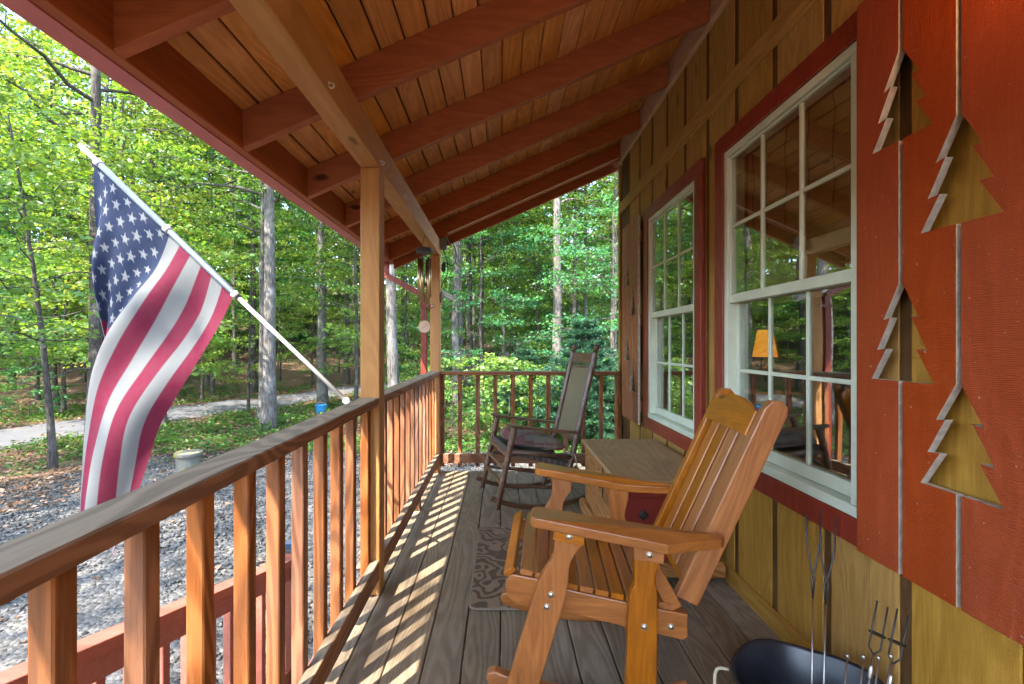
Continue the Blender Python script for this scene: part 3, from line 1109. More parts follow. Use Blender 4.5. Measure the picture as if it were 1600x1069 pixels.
def shutter(yfar, ynear, z0, z1, trees, label, mat, name='window_shutter'):
    w = yfar - ynear
    sh = thing(name, (1.11, (yfar + ynear) / 2, z0), label=label, cat='shutter')
    n = 3
    gap = 0.012
    bw = (w - gap * (n - 1)) / n
    edges = []
    for i in range(n):
        yf = yfar - i * (bw + gap)
        edges.append((yf, yf - bw))
    axes = [yfar - (i + 1) * (bw + gap) + gap / 2 for i in range(n - 1)]
    for i, (yf, yn) in enumerate(edges):
        pts = [(yf, z1)] if False else []
        # far edge, going down: cut by trees on axis i-1 (offset towards near side)
        out = []
        lst = sorted([t for t in trees if t[0] == i - 1], key=lambda t: -t[1])
        out.append((yf, z1))
        for (_, tip, base, hw) in lst:
            prof = tree_half(base, tip - base, hw)
            for off, f in prof[::-1]:
                yy = axes[i - 1] - off
                out.append((min(yy, yf), base + f * (tip - base) - (0.0 if off > 0.01 else 0.0)))
            out.append((yf, base))
        out.append((yf, z0))
        out.append((yn, z0))
        lst = sorted([t for t in trees if t[0] == i], key=lambda t: t[1])
        for (_, tip, base, hw) in lst:
            out.append((yn, base))
            prof = tree_half(base, tip - base, hw)
            for off, f in prof:
                yy = axes[i] + off
                out.append((max(yy, yn), base + f * (tip - base)))
        out.append((yn, z1))
        # drop doubled points
        cl = []
        for p in out:
            if not cl or (abs(p[0] - cl[-1][0]) + abs(p[1] - cl[-1][1])) > 0.0015:
                cl.append(p)
        m, cen = prism(cl, 1.098, 1.118, 'yz', 0.0)
        m.materials.append(mat)
        m.materials.append(M['edge'])
        for f in m.polygons:
            if abs(f.normal.x) < 0.5:
                f.material_index = 1
        add('shutter_board', m, mat, sh, cen)
    for zz in (z0 + 0.14, (z0 + z1) / 2, z1 - 0.16):
        box('batten', 1.1185, WALLX - 0.001, ynear + 0.03, ynear + 0.052, zz - 0.045, zz + 0.045, mat, sh)
        box('batten', 1.1185, WALLX - 0.001, yfar - 0.052, yfar - 0.03, zz - 0.045, zz + 0.045, mat, sh)
    return sh


TR = [(0, 2.010, 1.762, 0.093), (1, 1.752, 1.490, 0.097), (0, 1.366, 1.098, 0.096), (1, 1.104, 0.838, 0.098)]
shutter(1.3820, 0.925, 0.565, 2.24, TR, 'big red-orange plank shutter with fir tree cut-outs in the right foreground', M['shutter'])
TRF = [(0, 1.975, 1.712, 0.09), (1, 1.712, 1.447, 0.09), (0, 1.315, 1.06, 0.09), (1, 1.04, 0.80, 0.09)]
shutter(4.07, 3.60, 0.555, 2.238, TRF, 'far red-brown plank shutter with fir tree cut-outs beside the far window', M['shutter_far'])

# wall lantern beside the near shutter, just beyond the picture's edge
ln = thing('wall_lantern', (1.06, 0.80, 2.12), label='small lit wall lantern mounted beside the big red shutter', cat='lamp')
box('back_plate', 1.1285, WALLX - 0.001, 0.75, 0.85, 2.03, 2.25, M['black_iron'], ln)
bar('arm', (1.13, 0.80, 2.20), (1.045, 0.80, 2.22), 0.016, 0.016, M['black_iron'], ln)
lathe('roof', [(0, 0.04), (0.055, 0.0), (0.055, -0.006), (0.0, -0.006)], M['black_iron'], ln, (1.045, 0.80, 2.205), 16)
lathe('bulb', [(0, 0), (0.016, 0.006), (0.026, 0.035), (0.02, 0.06), (0.011, 0.075), (0, 0.08)], M['bulb'], ln, (1.045, 0.80, 2.11), 14)
ld = bpy.data.lights.new('lantern_light', 'POINT')
ld.energy = 0.6
ld.color = (1.0, 0.45, 0.16)
ld.shadow_soft_size = 0.03
lo_ = link(bpy.data.objects.new('lantern_light', ld))
lo_.parent = ln
lo_.location = (-0.08, 0, 0.03)

# white cable below the end rafter
cab = tube('white_cable', [(x_, 4.193, zb(x_) + 0.012) for x_ in np.linspace(-0.50, 1.10, 14)], 0.006, M['white_cable'])
tag(cab, 'thin pale cable tacked along the end rafter of the porch roof', 'cable')

# ------------------------------------------------------------------ varnished rocking chair
CH = thing('rocking_chair', (0.13, 1.442, 0), math.atan2(-0.1, 0.995), label='varnished orange pine rocking chair with slatted back in the foreground', cat='chair')
VX, VY, VZ = M['varnish_x'], M['varnish_y'], M['varnish_z']
WD = 0.585
LT = 0.036
FL_L = [(0.044, 0.616), (0.037, 0.52), (0.0, 0.452), (-0.030, 0.366), (-0.112, 0.09)]
FL_R = [(0.127, 0.602), (0.127, 0.556), (0.093, 0.50), (0.084, 0.428), (0.069, 0.36), (-0.014, 0.08)]
RL_L = [(0.291, 0.575), (0.291, 0.521), (0.294, 0.45), (0.279, 0.405), (0.274, 0.329), (0.264, 0.06)]
RL_R = [(0.372, 0.562), (0.372, 0.522), (0.366, 0.50), (0.357, 0.453), (0.363, 0.388), (0.360, 0.06)]


def cyl_y(name, x_, z_, r, y_a, y_b, mat, parent):
    Vv, Ff = tube_arrays([(0, y_a - (y_a + y_b) / 2, 0), (0, y_b - (y_a + y_b) / 2, 0)], r, 12)
    return add(name, mesh_from(name, Vv, Ff), mat, parent, (x_, (y_a + y_b) / 2, z_))


def bolt(x_, z_, y_, side, parent):
    # domed head on a washer, facing -y (side -1) or +y
    prof = [(0.0, 0), (0.0105, 0), (0.0105, 0.0015), (0.0075, 0.002), (0.0068, 0.005), (0.004, 0.0068), (0.0, 0.0072)]
    lathe('bolt', prof, M['steel'], parent, (x_, y_, z_), 14, (R(90) if side < 0 else R(-90), 0, 0))


leg_specs = []
for near in (True, False):
    a0, a1 = (0.0, LT) if near else (WD - LT, WD)
    fl = smooth_outline(FL_L, 5)
    fr = smooth_outline(FL_R[1:], 5)
    L1 = add_prism('leg', fl + fr[::-1] + [FL_R[0]], a0, a1, VZ, CH, 'xz', 0.004)
    rl_ = [RL_L[0]] + smooth_outline(RL_L[1:], 5)
    rr_ = [RL_R[0]] + smooth_outline(RL_R[1:], 5)
    L2 = add_prism('leg', rl_ + rr_[::-1], a0, a1, VZ, CH, 'xz', 0.004)
    # cleats under the arm, outside the legs
    o0, o1 = (-0.018, -0.0006) if near else (WD + 0.0006, WD + 0.018)
    C1 = add_prism('arm_cleat', [(0.042, 0.617), (0.036, 0.580), (0.134, 0.562), (0.136, 0.600)], o0, o1, VX, CH, 'xz', 0.002)
    C2 = add_prism('arm_cleat', [(0.287, 0.570), (0.287, 0.528), (0.378, 0.520), (0.380, 0.560)], o0, o1, VX, CH, 'xz', 0.002)
    sd = -1 if near else 1
    yo = o0 if near else o1
    yl = a0 if near else a1
    bolt(0.088, 0.592, yo, sd, C1)
    bolt(0.334, 0.546, yo, sd, C2)
    bolt(0.030, 0.396, yl, sd, L1)
    bolt(0.017, 0.356, yl, sd, L1)
    bolt(0.322, 0.311, yl, sd, L2)
    # seat rail inside the legs
    s0, s1 = (LT + 0.0006, LT + 0.034) if near else (WD - LT - 0.034, WD - LT - 0.0006)
    rail = [(-0.100, 0.436), (-0.120, 0.402), (-0.117, 0.364), (-0.086, 0.337), (0.10, 0.314), (0.451, 0.252), (0.466, 0.264), (0.466, 0.335), (0.281, 0.362), (0.10, 0.392), (-0.014, 0.424)]
    SR = add_prism('seat_rail', rail, s0, s1, VX, CH, 'xz', 0.004)
    bolt(0.413, 0.294, s0 if near else s1, sd, SR)
    # rocker under the legs: an arc touching the floor
    cx, rad = 0.16, 1.05
    lo = []
    hi = []
    for q in np.linspace(-0.34, 0.33, 18):
        ang = q / rad
        lo.append((cx + rad * math.sin(ang), 0.001 + rad * (1 - math.cos(ang))))
        hi.append((cx + (rad - 0.055) * math.sin(ang), 0.001 + 0.055 + (rad - 0.055) * (1 - math.cos(ang))))
    r0_, r1_ = (LT + 0.0006, LT + 0.036) if near else (WD - LT - 0.036, WD - LT - 0.0006)
    tip = [(lo[0][0] - 0.012, lo[0][1] + 0.024), (lo[0][0] - 0.006, lo[0][1] + 0.044)]
    add_prism('rocker', lo + hi[::-1] + tip[::-1], r0_, r1_, VX, CH, 'xz', 0.006)
    # arm: outline from above, laid on a slight backward slope
    if near:
        yy0, yy1, yb0, yb1 = -0.045, 0.066, 0.030, 0.066
    else:
        yy0, yy1, yb0, yb1 = WD - 0.066, WD + 0.045, WD - 0.066, WD - 0.030
    out = []
    fx = -0.035
    if near:
        out = [(fx + 0.03 - 0.03 * math.cos(q), yy0 + 0.03 - 0.03 * math.sin(q)) for q in np.linspace(0, math.pi / 2, 6)][0:]
        out += [(0.384, yy0), (0.56, yb0 - 0.016), (0.575, yb0), (0.575, yb1), (0.36, yy1)]
        out += [(fx + 0.03 - 0.03 * math.cos(q), yy1 - 0.03 + 0.03 * math.sin(q)) for q in np.linspace(math.pi / 2, 0, 6)]
    else:
        out = [(fx + 0.03 - 0.03 * math.cos(q), yy0 + 0.03 - 0.03 * math.sin(q)) for q in np.linspace(0, math.pi / 2, 6)]
        out += [(0.36, yy0), (0.575, yb0), (0.575, yb1), (0.56, yb1 + 0.016), (0.384, yy1)]
        out += [(fx + 0.03 - 0.03 * math.cos(q), yy1 - 0.03 + 0.03 * math.sin(q)) for q in np.linspace(math.pi / 2, 0, 6)]
    m, cen = prism(out, 0.0, 0.031, 'xy', 0.004)
    for v in m.vertices:
        xw = v.co.x + cen[0]
        v.co.z += 0.655 - 0.165 * min(max(xw, 0.0), 0.384) - 0.031
    AR = add('arm', m, VX, CH, (cen[0], cen[1], cen[2]))
    bolt(0.545, 0.578, yb0 - 0.012 if near else yb1 + 0.012, sd, AR)
    # back stiles
    b0, b1 = (LT + 0.036, LT + 0.072) if near else (WD - LT - 0.072, WD - LT - 0.036)
    d = Vector((0.279, 0.0, 0.629)).normalized()
    nn = Vector((d.z, 0, -d.x))
    base = Vector((0.440, 0, 0.372))
    Lb, Wb = 0.720, 0.074
    prof = [(0, 0), (Wb, 0), (Wb, Lb - 0.035), (Wb * 0.9, Lb - 0.01), (Wb * 0.55, Lb + 0.003), (Wb * 0.18, Lb - 0.008), (0, Lb - 0.04)]
    m, cen = prism(prof, b0, b1, 'xz', 0.004)
    pc = base + nn * cen[0] + d * cen[2]
    add('back_stile', m, VZ, CH, (pc.x, cen[1], pc.z), (0, math.atan2(d.x, d.z), 0))
# seat slats, following the seat rail top
seat_top = [(-0.138, 0.408), (-0.092, 0.440), (-0.014, 0.425), (0.10, 0.393), (0.281, 0.363), (0.43, 0.341)]


def on_seat(s):
    acc = 0
    for (xa, za), (xb, zb2) in zip(seat_top[:-1], seat_top[1:]):
        l = math.hypot(xb - xa, zb2 - za)
        if s <= acc + l:
            f = (s - acc) / l
            return xa + f * (xb - xa), za + f * (zb2 - za), math.atan2(zb2 - za, xb - xa)
        acc += l
    return seat_top[-1][0], seat_top[-1][1], math.atan2(seat_top[-1][1] - seat_top[-2][1], seat_top[-1][0] - seat_top[-2][0])


y_a, y_b = LT + 0.0012, WD - LT - 0.0012
s = 0.0255
for i in range(11):
    x_, z_, an = on_seat(s + 0.021)
    wl = 0.043
    m = cbox(wl, y_b - y_a, 0.019, 0.003, 'chairslat')
    add('seat_slat', m, VY, CH, (x_ - math.sin(an) * 0.0105, (y_a + y_b) / 2, z_ + math.cos(an) * 0.0105), (0, -an, 0))
    s += 0.0505
# back slats between the stiles
bd = Vector((0.279, 0.0, 0.629)).normalized()
bn = Vector((bd.z, 0, -bd.x))
ang_b = math.atan2(bd.x, bd.z)
i0, i1 = LT + 0.0726, WD - LT - 0.0726
wsl = (i1 - i0 - 5 * 0.017) / 4
b_base = Vector((0.440, 0, 0.372)) + bn * 0.018
for i in range(4):
    ya = i0 + 0.017 + i * (wsl + 0.017)
    c_ = b_base + bd * 0.335 + bn * 0.009
    add('back_slat', cbox(0.018, wsl, 0.57, 0.003, 'backslat'), VZ, CH, (c_.x, ya + wsl / 2, c_.z), (0, ang_b, 0))
cr = [(i0, 0.0)] + [(i1, 0.0)] + [(i1 - (i1 - i0) * q, 0.088 + 0.036 * math.sin(math.pi * q)) for q in np.linspace(0, 1, 15)]
m, cen = prism([(u, v) for u, v in cr], -0.011, 0.011, 'yz', 0.003)
c_ = b_base + bd * (0.575 + cen[2]) - bn * 0.0125
add('crest_rail', m, VY, CH, (c_.x, cen[1], c_.z), (0, ang_b, 0))
c_ = b_base + bd * 0.05 + bn * 0.029
add('back_rail', cbox(0.02, i1 - i0, 0.065, 0.003, 'backrail'), VY, CH, (c_.x, (i0 + i1) / 2, c_.z), (0, ang_b, 0))
c_ = b_base + bd * 0.60 + bn * 0.029
add('back_rail', cbox(0.02, i1 - i0, 0.065, 0.003, 'backrail'), VY, CH, (c_.x, (i0 + i1) / 2, c_.z), (0, ang_b, 0))
add('stretcher', cbox(0.03, WD - 2 * LT - 0.07, 0.06, 0.003, 'stretch'), VY, CH, (0.31, WD / 2, 0.20))
# short diagonal brace seen between seat and back
bar('brace', (0.345, LT + 0.018, 0.50), (0.43, LT + 0.018, 0.345), 0.02, 0.045, VZ, CH, up=(1, 0, 0))

# ------------------------------------------------------------------ old brown rocking chair
BR = thing('rocking_chair', (-0.018, 3.17, 0), math.atan2(0.25, 0.968), label='old dark brown rocking chair with woven back and patchwork cushion near the far railing', cat='chair')
BX, BY, BZ = M['brown_x'], M['brown_y'], M['brown_z']
BW = 0.50


def turned(name, p, q, r, mat, parent, beads=(), r_end=None, sides=12):
    p, q = np.array(p, float), np.array(q, float)
    ts = np.linspace(0, 1, 60)
    rad = np.full(60, r)
    if r_end is not None:
        rad = r + (r_end - r) * ts
    for b in beads:
        rad += 0.0045 * np.exp(-((ts - b) / 0.008) ** 2)
    rad *= 1 + 0.04 * np.sin(ts * 9)
    return tube(name, [p + (q - p) * t_ for t_ in ts], rad, mat, parent, sides)


def bz(zz, x0, k):
    return x0 + k * zz


for near in (True, False):
    w = 0.0 if near else BW
    wr = 0.045 if near else BW - 0.045
    turned('leg', (-0.012, w, 0.035), (0.121, w, 0.618), 0.021, BZ, BR, (0.28, 0.31, 0.34, 0.52, 0.55, 0.58, 0.78), 0.0235)
    bpst = turned('back_post', (0.50, wr, 0.03), (0.772, wr, 1.145), 0.022, BZ, BR, (0.22, 0.40, 0.43, 0.46, 0.49, 0.62, 0.65, 0.68, 0.86, 0.89), 0.0215)
    lathe('finial', [(0, 0), (0.0215, 0), (0.014, 0.008), (0.013, 0.014), (0.021, 0.026), (0.022, 0.038), (0.014, 0.05), (0.0, 0.055)], BZ, bpst, (0.772, wr, 1.144), 14, (0, R(13.5), 0))
    # arm
    yc = w + (-0.005 if near else 0.005)
    out = [(0.06, -0.018), (0.068, -0.034), (0.09, -0.042), (0.16, -0.04), (0.24, -0.026), (0.61, -0.02), (0.61, 0.02), (0.24, 0.024), (0.16, 0.034), (0.09, 0.036), (0.068, 0.03), (0.06, 0.014)]
    m, cen = prism([(a, yc + b) for a, b in out], 0, 0.02, 'xy', 0.004)
    ex = wr - w
    for v in m.vertices:
        xw = v.co.x + cen[0]
        v.co.z += 0.633 - 0.2 * (xw - 0.08) + 0.06 * max(0, xw - 0.2) - 0.02
        v.co.y += ex * max(0, (xw - 0.15) / 0.46) * 0.8
    add('arm', m, BX, BR, (cen[0], cen[1], cen[2]))
    # rocker
    rr0 = 0.95
    cx = 0.36
    lo, hi = [], []
    for q in np.linspace(-0.44, 0.50, 20):
        an = q / rr0
        lo.append((cx + rr0 * math.sin(an), 0.001 + rr0 * (1 - math.cos(an))))
        hi.append((cx + (rr0 - 0.034) * math.sin(an), 0.035 + (rr0 - 0.034) * (1 - math.cos(an))))
    add_prism('rocker', lo + hi[::-1], w - 0.014, w + 0.014, BX, BR, 'xz', 0.003)
    # side rungs
    for z_ in (0.17, 0.285):
        turned('rung', (0.02 + 0.2 * z_, w, z_ + 0.03), (0.50 + 0.235 * z_, wr, z_ - 0.05), 0.0125, BX, BR, (), None, 10)
    tube('seat_bar', [(0.085, w, 0.435), (0.585, wr, 0.352)], 0.019, BX, BR, 10)
for z_ in (0.205, 0.307, 0.405):
    turned('rung', (-0.02 + 0.228 * z_, 0.0, z_), (-0.02 + 0.228 * z_, BW, z_), 0.0135 if z_ < 0.4 else 0.018, BY, BR, (0.5,), None, 10)
turned('rung', (0.545, 0.045, 0.19), (0.545, BW - 0.045, 0.19), 0.0125, BY, BR, (), None, 10)
# woven seat: a shallow pad with rounded rim
sv, sf = [], []
nu, nv = 18, 18
for iu in range(nu):
    u = iu / (nu - 1)
    for iv in range(nv):
        v = iv / (nv - 1)
        wn = 0.012 + 0.045 * u
        y = wn - 0.01 + v * (BW - 2 * wn + 0.02)
        x_ = 0.072 + u * 0.515
        z_ = 0.462 - 0.165 * u - 0.022 * math.sin(math.pi * u) * math.sin(math.pi * v)
        sv.append((x_, y, z_))
nb_ = len(sv)
sv += [(a, b, c - 0.040) for a, b, c in sv]
for iu in range(nu - 1):
    for iv in range(nv - 1):
        a = iu * nv + iv
        sf.append((a, a + nv, a + nv + 1, a + 1))
        sf.append((nb_ + a, nb_ + a + 1, nb_ + a + nv + 1, nb_ + a + nv))
rim = [i for i in range(nv)] + [i * nv + nv - 1 for i in range(1, nu)] + [(nu - 1) * nv + i for i in range(nv - 2, -1, -1)] + [i * nv for i in range(nu - 2, 0, -1)]
for a, b in zip(rim, rim[1:] + rim[:1]):
    sf.append((a, b, b + nb_, a + nb_))
sv = np.array(sv)
cen = sv.mean(axis=0)
add('woven_seat', mesh_from('woven_seat', sv - cen, sf), M['rush_dark'], BR, tuple(cen))
# woven back and crest slat, leaning with the posts
lean = math.atan2(0.772 - 0.50, 1.115)


def back_pt(z_, y, off):
    x_ = 0.50 + (z_ - 0.03) * (0.772 - 0.50) / 1.115
    return (x_ + off, y, z_ - off * 0.24)


def bowed(name, z_a, z_b, y_a2, y_b2, thick, mat, bow, top_arch=0.0):
    V2, F2 = [], []
    n1, n2 = 14, 12
    for side in (0, 1):
        for i in range(n1):
            for j in range(n2):
                v = j / (n2 - 1)
                y = y_a2 + (y_b2 - y_a2) * v
                z_ = z_a + (z_b - z_a) * i / (n1 - 1) + (top_arch * math.sin(math.pi * v) if i == n1 - 1 else 0)
                V2.append(back_pt(z_, y, bow * math.sin(math.pi * v) + (thick if side else 0)))
    n = n1 * n2
    for i in range(n1 - 1):
        for j in range(n2 - 1):
            a = i * n2 + j
            F2.append((a, a + 1, a + n2 + 1, a + n2))
            F2.append((n + a, n + a + n2, n + a + n2 + 1, n + a + 1))
    rim2 = [j for j in range(n2)] + [i * n2 + n2 - 1 for i in range(1, n1)] + [(n1 - 1) * n2 + j for j in range(n2 - 2, -1, -1)] + [i * n2 for i in range(n1 - 2, 0, -1)]
    for a, b in zip(rim2, rim2[1:] + rim2[:1]):
        F2.append((a, a + n, b + n, b))
    V2 = np.array(V2)
    c2 = V2.mean(axis=0)
    return add(name, mesh_from(name, V2 - c2, F2), mat, BR, tuple(c2))


bowed('woven_back', 0.50, 1.015, 0.095, BW - 0.085, 0.022, M['rush'], 0.012)
bowed('crest_slat', 1.055, 1.13, 0.06, BW - 0.06, 0.012, M['brown_y'], 0.02, 0.004)
bowed('back_slat', 0.462, 0.497, 0.06, BW - 0.06, 0.018, M['brown_y'], 0.012)
bowed('back_slat', 1.017, 1.035, 0.06, BW - 0.06, 0.018, M['brown_y'], 0.012)

cu = thing('seat_cushion', (-0.018, 3.17, 0.43), math.atan2(0.25, 0.968), label='patchwork seat cushion lying on the brown rocking chair', cat='cushion')
n1 = 22
cv, cf = [], []
for sgn in (1, -1):
    for i in range(n1):
        for j in range(n1):
            u, v = i / (n1 - 1), j / (n1 - 1)
            fu, fv = 2 * u - 1, 2 * v - 1
            e = max(0, 1 - fu ** 6) * max(0, 1 - fv ** 6)
            h_ = 0.050 * e ** 0.5 * (1 - 0.25 * math.exp(-((fu) ** 2 + (fv) ** 2) * 14)) + 0.003 * math.sin(9 * u + 3 * v) * e
            x_ = 0.105 + 0.43 * u + 0.006 * math.sin(7 * v)
            y = 0.06 + 0.37 * v + 0.006 * math.sin(6 * u)
            zc = 0.478 - 0.168 * (x_ - 0.07) + 0.026 - 0.43
            cv.append((x_, y, zc + sgn * (h_ if sgn > 0 else min(h_, 0.032))))
n = n1 * n1
for i in range(n1 - 1):
    for j in range(n1 - 1):
        a = i * n1 + j
        cf.append((a, a + n1, a + n1 + 1, a + 1))
        cf.append((n + a, n + a + 1, n + a + n1 + 1, n + a + n1))
rim = [j for j in range(n1)] + [i * n1 + n1 - 1 for i in range(1, n1)] + [(n1 - 1) * n1 + j for j in range(n1 - 2, -1, -1)] + [i * n1 for i in range(n1 - 2, 0, -1)]
for a, b in zip(rim, rim[1:] + rim[:1]):
    cf.append((a, b, b + n, a + n))
cv = np.array(cv)
cen = cv.mean(axis=0)
add('pad', mesh_from('pad', cv - cen, cf, True), M['patch'], cu, tuple(cen))
tube('tie', [(0.53, 0.075, -0.03), (0.56, 0.06, -0.045), (0.59, 0.025, -0.05), (0.60, 0.01, -0.10), (0.605, 0.0, -0.19)], 0.004, M['cushion_cord'], cu, 6)

# ------------------------------------------------------------------ chest
chx = thing('wooden_chest', (0.84, 2.72, 0), label='low wooden chest with dark red front standing against the wall between the chairs', cat='chest')
cx0, cx1, cy0, cy1 = 0.600, 1.105, 2.262, 3.20
spn = box('side_panel', cx0, cx0 + 0.022, cy0, cy1, 0.105, 0.494, M['chest_y'], chx, 0.003)
box('side_panel', cx1 - 0.022, cx1, cy0, cy1, 0.105, 0.494, M['chest_y'], chx, 0.003)
fpn = box('front_panel', cx0 + 0.0225, cx1 - 0.0225, cy0 + 0.004, cy0 + 0.022, 0.105, 0.494, M['red_panel'], chx, 0.002)
box('back_panel', cx0 + 0.0225, cx1 - 0.0225, cy1 - 0.022, cy1 - 0.004, 0.105, 0.494, M['chest_x'], chx, 0.002)
box('front_rail', cx0 + 0.023, cx1 - 0.023, cy0 - 0.006, cy0 + 0.0035, 0.425, 0.4935, M['red_panel'], chx, 0.002)
box('lid', cx0 - 0.025, cx1 + 0.005, cy0 - 0.027, cy1 + 0.02, 0.4955, 0.520, M['chest_top'], chx, 0.005)
mold = [(0.0, 0.040), (0.0, 0.092), (0.012, 0.098), (0.02, 0.105), (0.045, 0.104), (0.045, 0.040)]
add_prism('base_moulding', [(cx0 - 0.04 + a, b) for a, b in mold], cy0 - 0.035, cy1 + 0.01, M['chest_y'], chx, 'xz', 0.002)
m, cen = prism([(cy0 - 0.035 + a, b) for a, b in mold], cx0 + 0.0055, cx1 + 0.012, 'yz', 0.002)
add('base_moulding', m, M['chest_x'], chx, cen)
for fx, fy in ((cx0 + 0.05, cy0 + 0.05), (cx1 - 0.06, cy0 + 0.03), (cx0 + 0.05, cy1 - 0.06), (cx1 - 0.06, cy1 - 0.06)):
    lathe('bun_foot', [(0, 0.001), (0.03, 0.001), (0.05, 0.012), (0.055, 0.022), (0.045, 0.035), (0.035, 0.0395), (0, 0.0395)], M['brown_z'], chx, (fx, fy, 0), 20)
lathe('keyhole_plate', [(0, 0), (0.03, 0), (0.028, 0.003), (0.012, 0.006), (0, 0.006)], M['black_iron'], fpn, (0.72, cy0 + 0.0035, 0.335), 4, (R(90), 0, 0), False)
bar('iron_strap', (cx0 - 0.003, 2.64, 0.30), (cx0 - 0.003, 2.64, 0.475), 0.004, 0.022, M['black_iron'], spn, up=(0, 1, 0))
tube('side_handle', [(cx0 - 0.006, 2.60, 0.40), (cx0 - 0.022, 2.615, 0.365), (cx0 - 0.022, 2.665, 0.365), (cx0 - 0.006, 2.68, 0.40)], 0.006, M['black_iron'], spn, 8)

# ------------------------------------------------------------------ rug
def rounded_rect(x0, x1, y0, y1, r, n=6):
    o = []
    for cx_, cy_, a0 in ((x1 - r, y1 - r, 0), (x0 + r, y1 - r, 90), (x0 + r, y0 + r, 180), (x1 - r, y0 + r, 270)):
        for q in range(n + 1):
            a = R(a0 + 90 * q / n)
            o.append((cx_ + r * math.cos(a), cy_ + r * math.sin(a)))
    return o


rug = thing('door_mat', (0.10, 2.465, 0), label='small brown patterned mat with leaf scrolls on the porch floor', cat='rug')
add_prism('pile', rounded_rect(-0.140, 0.352, 2.022, 2.908, 0.035), 0.001, 0.013, M['rug'], rug, 'xy', 0.004)
o_ = rounded_rect(-0.144, 0.356, 2.018, 2.912, 0.037)
tube('binding', [(a, b, 0.007) for a, b in o_ + o_[:2]], 0.0055, plain('rug_binding', (0.27, 0.2, 0.15), 0.9, 0.1), rug, 8)

# ------------------------------------------------------------------ bucket with roasting forks
bk = thing('bucket', (0.86, 1.235, 0), label='dark blue-black metal tub on the floor holding roasting forks', cat='bucket')
Vb, Fb = lathe_arrays([(0.150, 0.001), (0.165, 0.05), (0.197, 0.236), (0.203, 0.243), (0.203, 0.252), (0.195, 0.254), (0.190, 0.245), (0.158, 0.055), (0.145, 0.02), (0.002, 0.018)], 48)
Vb = np.array(Vb)
an = np.arctan2(Vb[:, 1], Vb[:, 0])
f_ = Vb[:, 2] / 0.25
Vb[:, 0] *= 1 + 0.02 * f_ * np.sin(3 * an + 1)
Vb[:, 1] *= 1 + 0.025 * f_ * np.sin(2 * an)
Vb[:, 2] += 0.008 * f_ * np.sin(4 * an + 0.5)
add('tub', mesh_from('tub', Vb, Fb, True), M['bucket'], bk, (0.86, 1.235, 0))
tube('rope_handle', smooth_outline([(0.675, 1.33, 0.235), (0.64, 1.33, 0.235), (0.622, 1.30, 0.20), (0.632, 1.26, 0.14), (0.655, 1.24, 0.10)], 5), 0.0045, M['rope'], bk, 8)


def fork(x_, y_, tip_z, lean_x, lean_y, spread, disc, label, handle=None):
    t = thing('roasting_fork', (x_, y_, 0.03), label=label, cat='fork')
    b = Vector((x_, y_, 0.03))
    L = tip_z - 0.03
    dirv = Vector((lean_x, lean_y, 1.0)).normalized()
    side = dirv.cross(Vector((0.2, 1, 0))).normalized()
    if not disc:
        f0 = 0.62
        tube('shaft', [b, b + dirv * L * f0], 0.0026, M['chrome'], t, 8)
        for sg in (-1, 1):
            q = [b + dirv * L * f0, b + dirv * L * 0.70 + side * sg * spread * 0.25, b + dirv * L * 0.74 - side * sg * spread * 0.25, b + dirv * L * 0.80 - side * sg * spread * 0.5 + Vector((0, -0.004 * sg, 0)), b + dirv * L * 0.86 - side * sg * spread * 0.9, b + dirv * L * (1.0 if sg > 0 else 0.97) - side * sg * spread]
            tube('prong', q, 0.0024, M['black_iron'], t, 8)
    else:
        top = b + dirv * L * 0.72
        tube('shaft', [b, top], 0.003, M['chrome'], t, 8)
        lathe('ferrule', [(0, 0), (0.006, 0), (0.007, 0.02), (0.004, 0.03), (0, 0.03)], M['chrome'], t, tuple(b + dirv * L * 0.60), 10, dirv.to_track_quat('Z', 'Y').to_euler())
        dc = b + dirv * L * 0.83
        Vd, Fd = lathe_arrays([(0, -0.001), (0.019, -0.001), (0.0195, 0.0), (0.019, 0.001), (0, 0.001)], 18)
        add('guard_disc', mesh_from('guard_disc', Vd, Fd), M['black_iron'], t, tuple(dc), dirv.to_track_quat('Z', 'Y').to_euler())
        for sg in (-1, 1):
            q = [top, b + dirv * L * 0.755 + side * sg * 0.014, b + dirv * L * 0.83 + side * sg * 0.0135, b + dirv * L * (1.0 if sg > 0 else 0.985) + side * sg * 0.0135]
            tube('prong', q, 0.0022, M['black_iron'], t, 8)
    if handle:
        tube('handle', [b + dirv * 0.005, b + dirv * 0.22], 0.0095, handle, t, 12)
    return t


fork(0.855, 1.235, 0.720, 0.19, 0.26, 0.020, False, 'long thin roasting fork leaning on the wall, left of the tall pair')
fork(0.880, 1.230, 0.705, 0.21, 0.25, 0.022, False, 'long thin roasting fork leaning on the wall, right of the tall pair')
fork(0.905, 1.165, 0.520, 0.27, 0.10, 0, True, 'short double-pronged roasting fork with round black guard, upper of two', M['red_plastic'])
fork(0.925, 1.135, 0.520, 0.28, 0.09, 0, True, 'short double-pronged roasting fork with round black guard, nearest the camera')
for i, (a, b_) in enumerate([(0.87, 1.17), (0.89, 1.15), (0.905, 1.13), (0.92, 1.12)]):
    t = thing('metal_skewer', (a, b_, 0.03), label=['leftmost', 'second from the left', 'third from the left', 'rightmost'][i] + ' of the thin shiny skewers standing in the dark tub', cat='skewer', group='skewers in the tub')
    q0 = Vector((a, b_, 0.03))
    dv = Vector((0.2, 0.12 - 0.02 * i, 1)).normalized()
    tube('rod', [q0, q0 + dv * (0.33 + 0.015 * i)], 0.0022, M['chrome'], t, 8)
    lathe('knob', [(0, 0), (0.005, 0.002), (0.006, 0.007), (0.004, 0.012), (0, 0.013)], M['chrome'], t, tuple(q0 + dv * (0.33 + 0.015 * i)), 10)

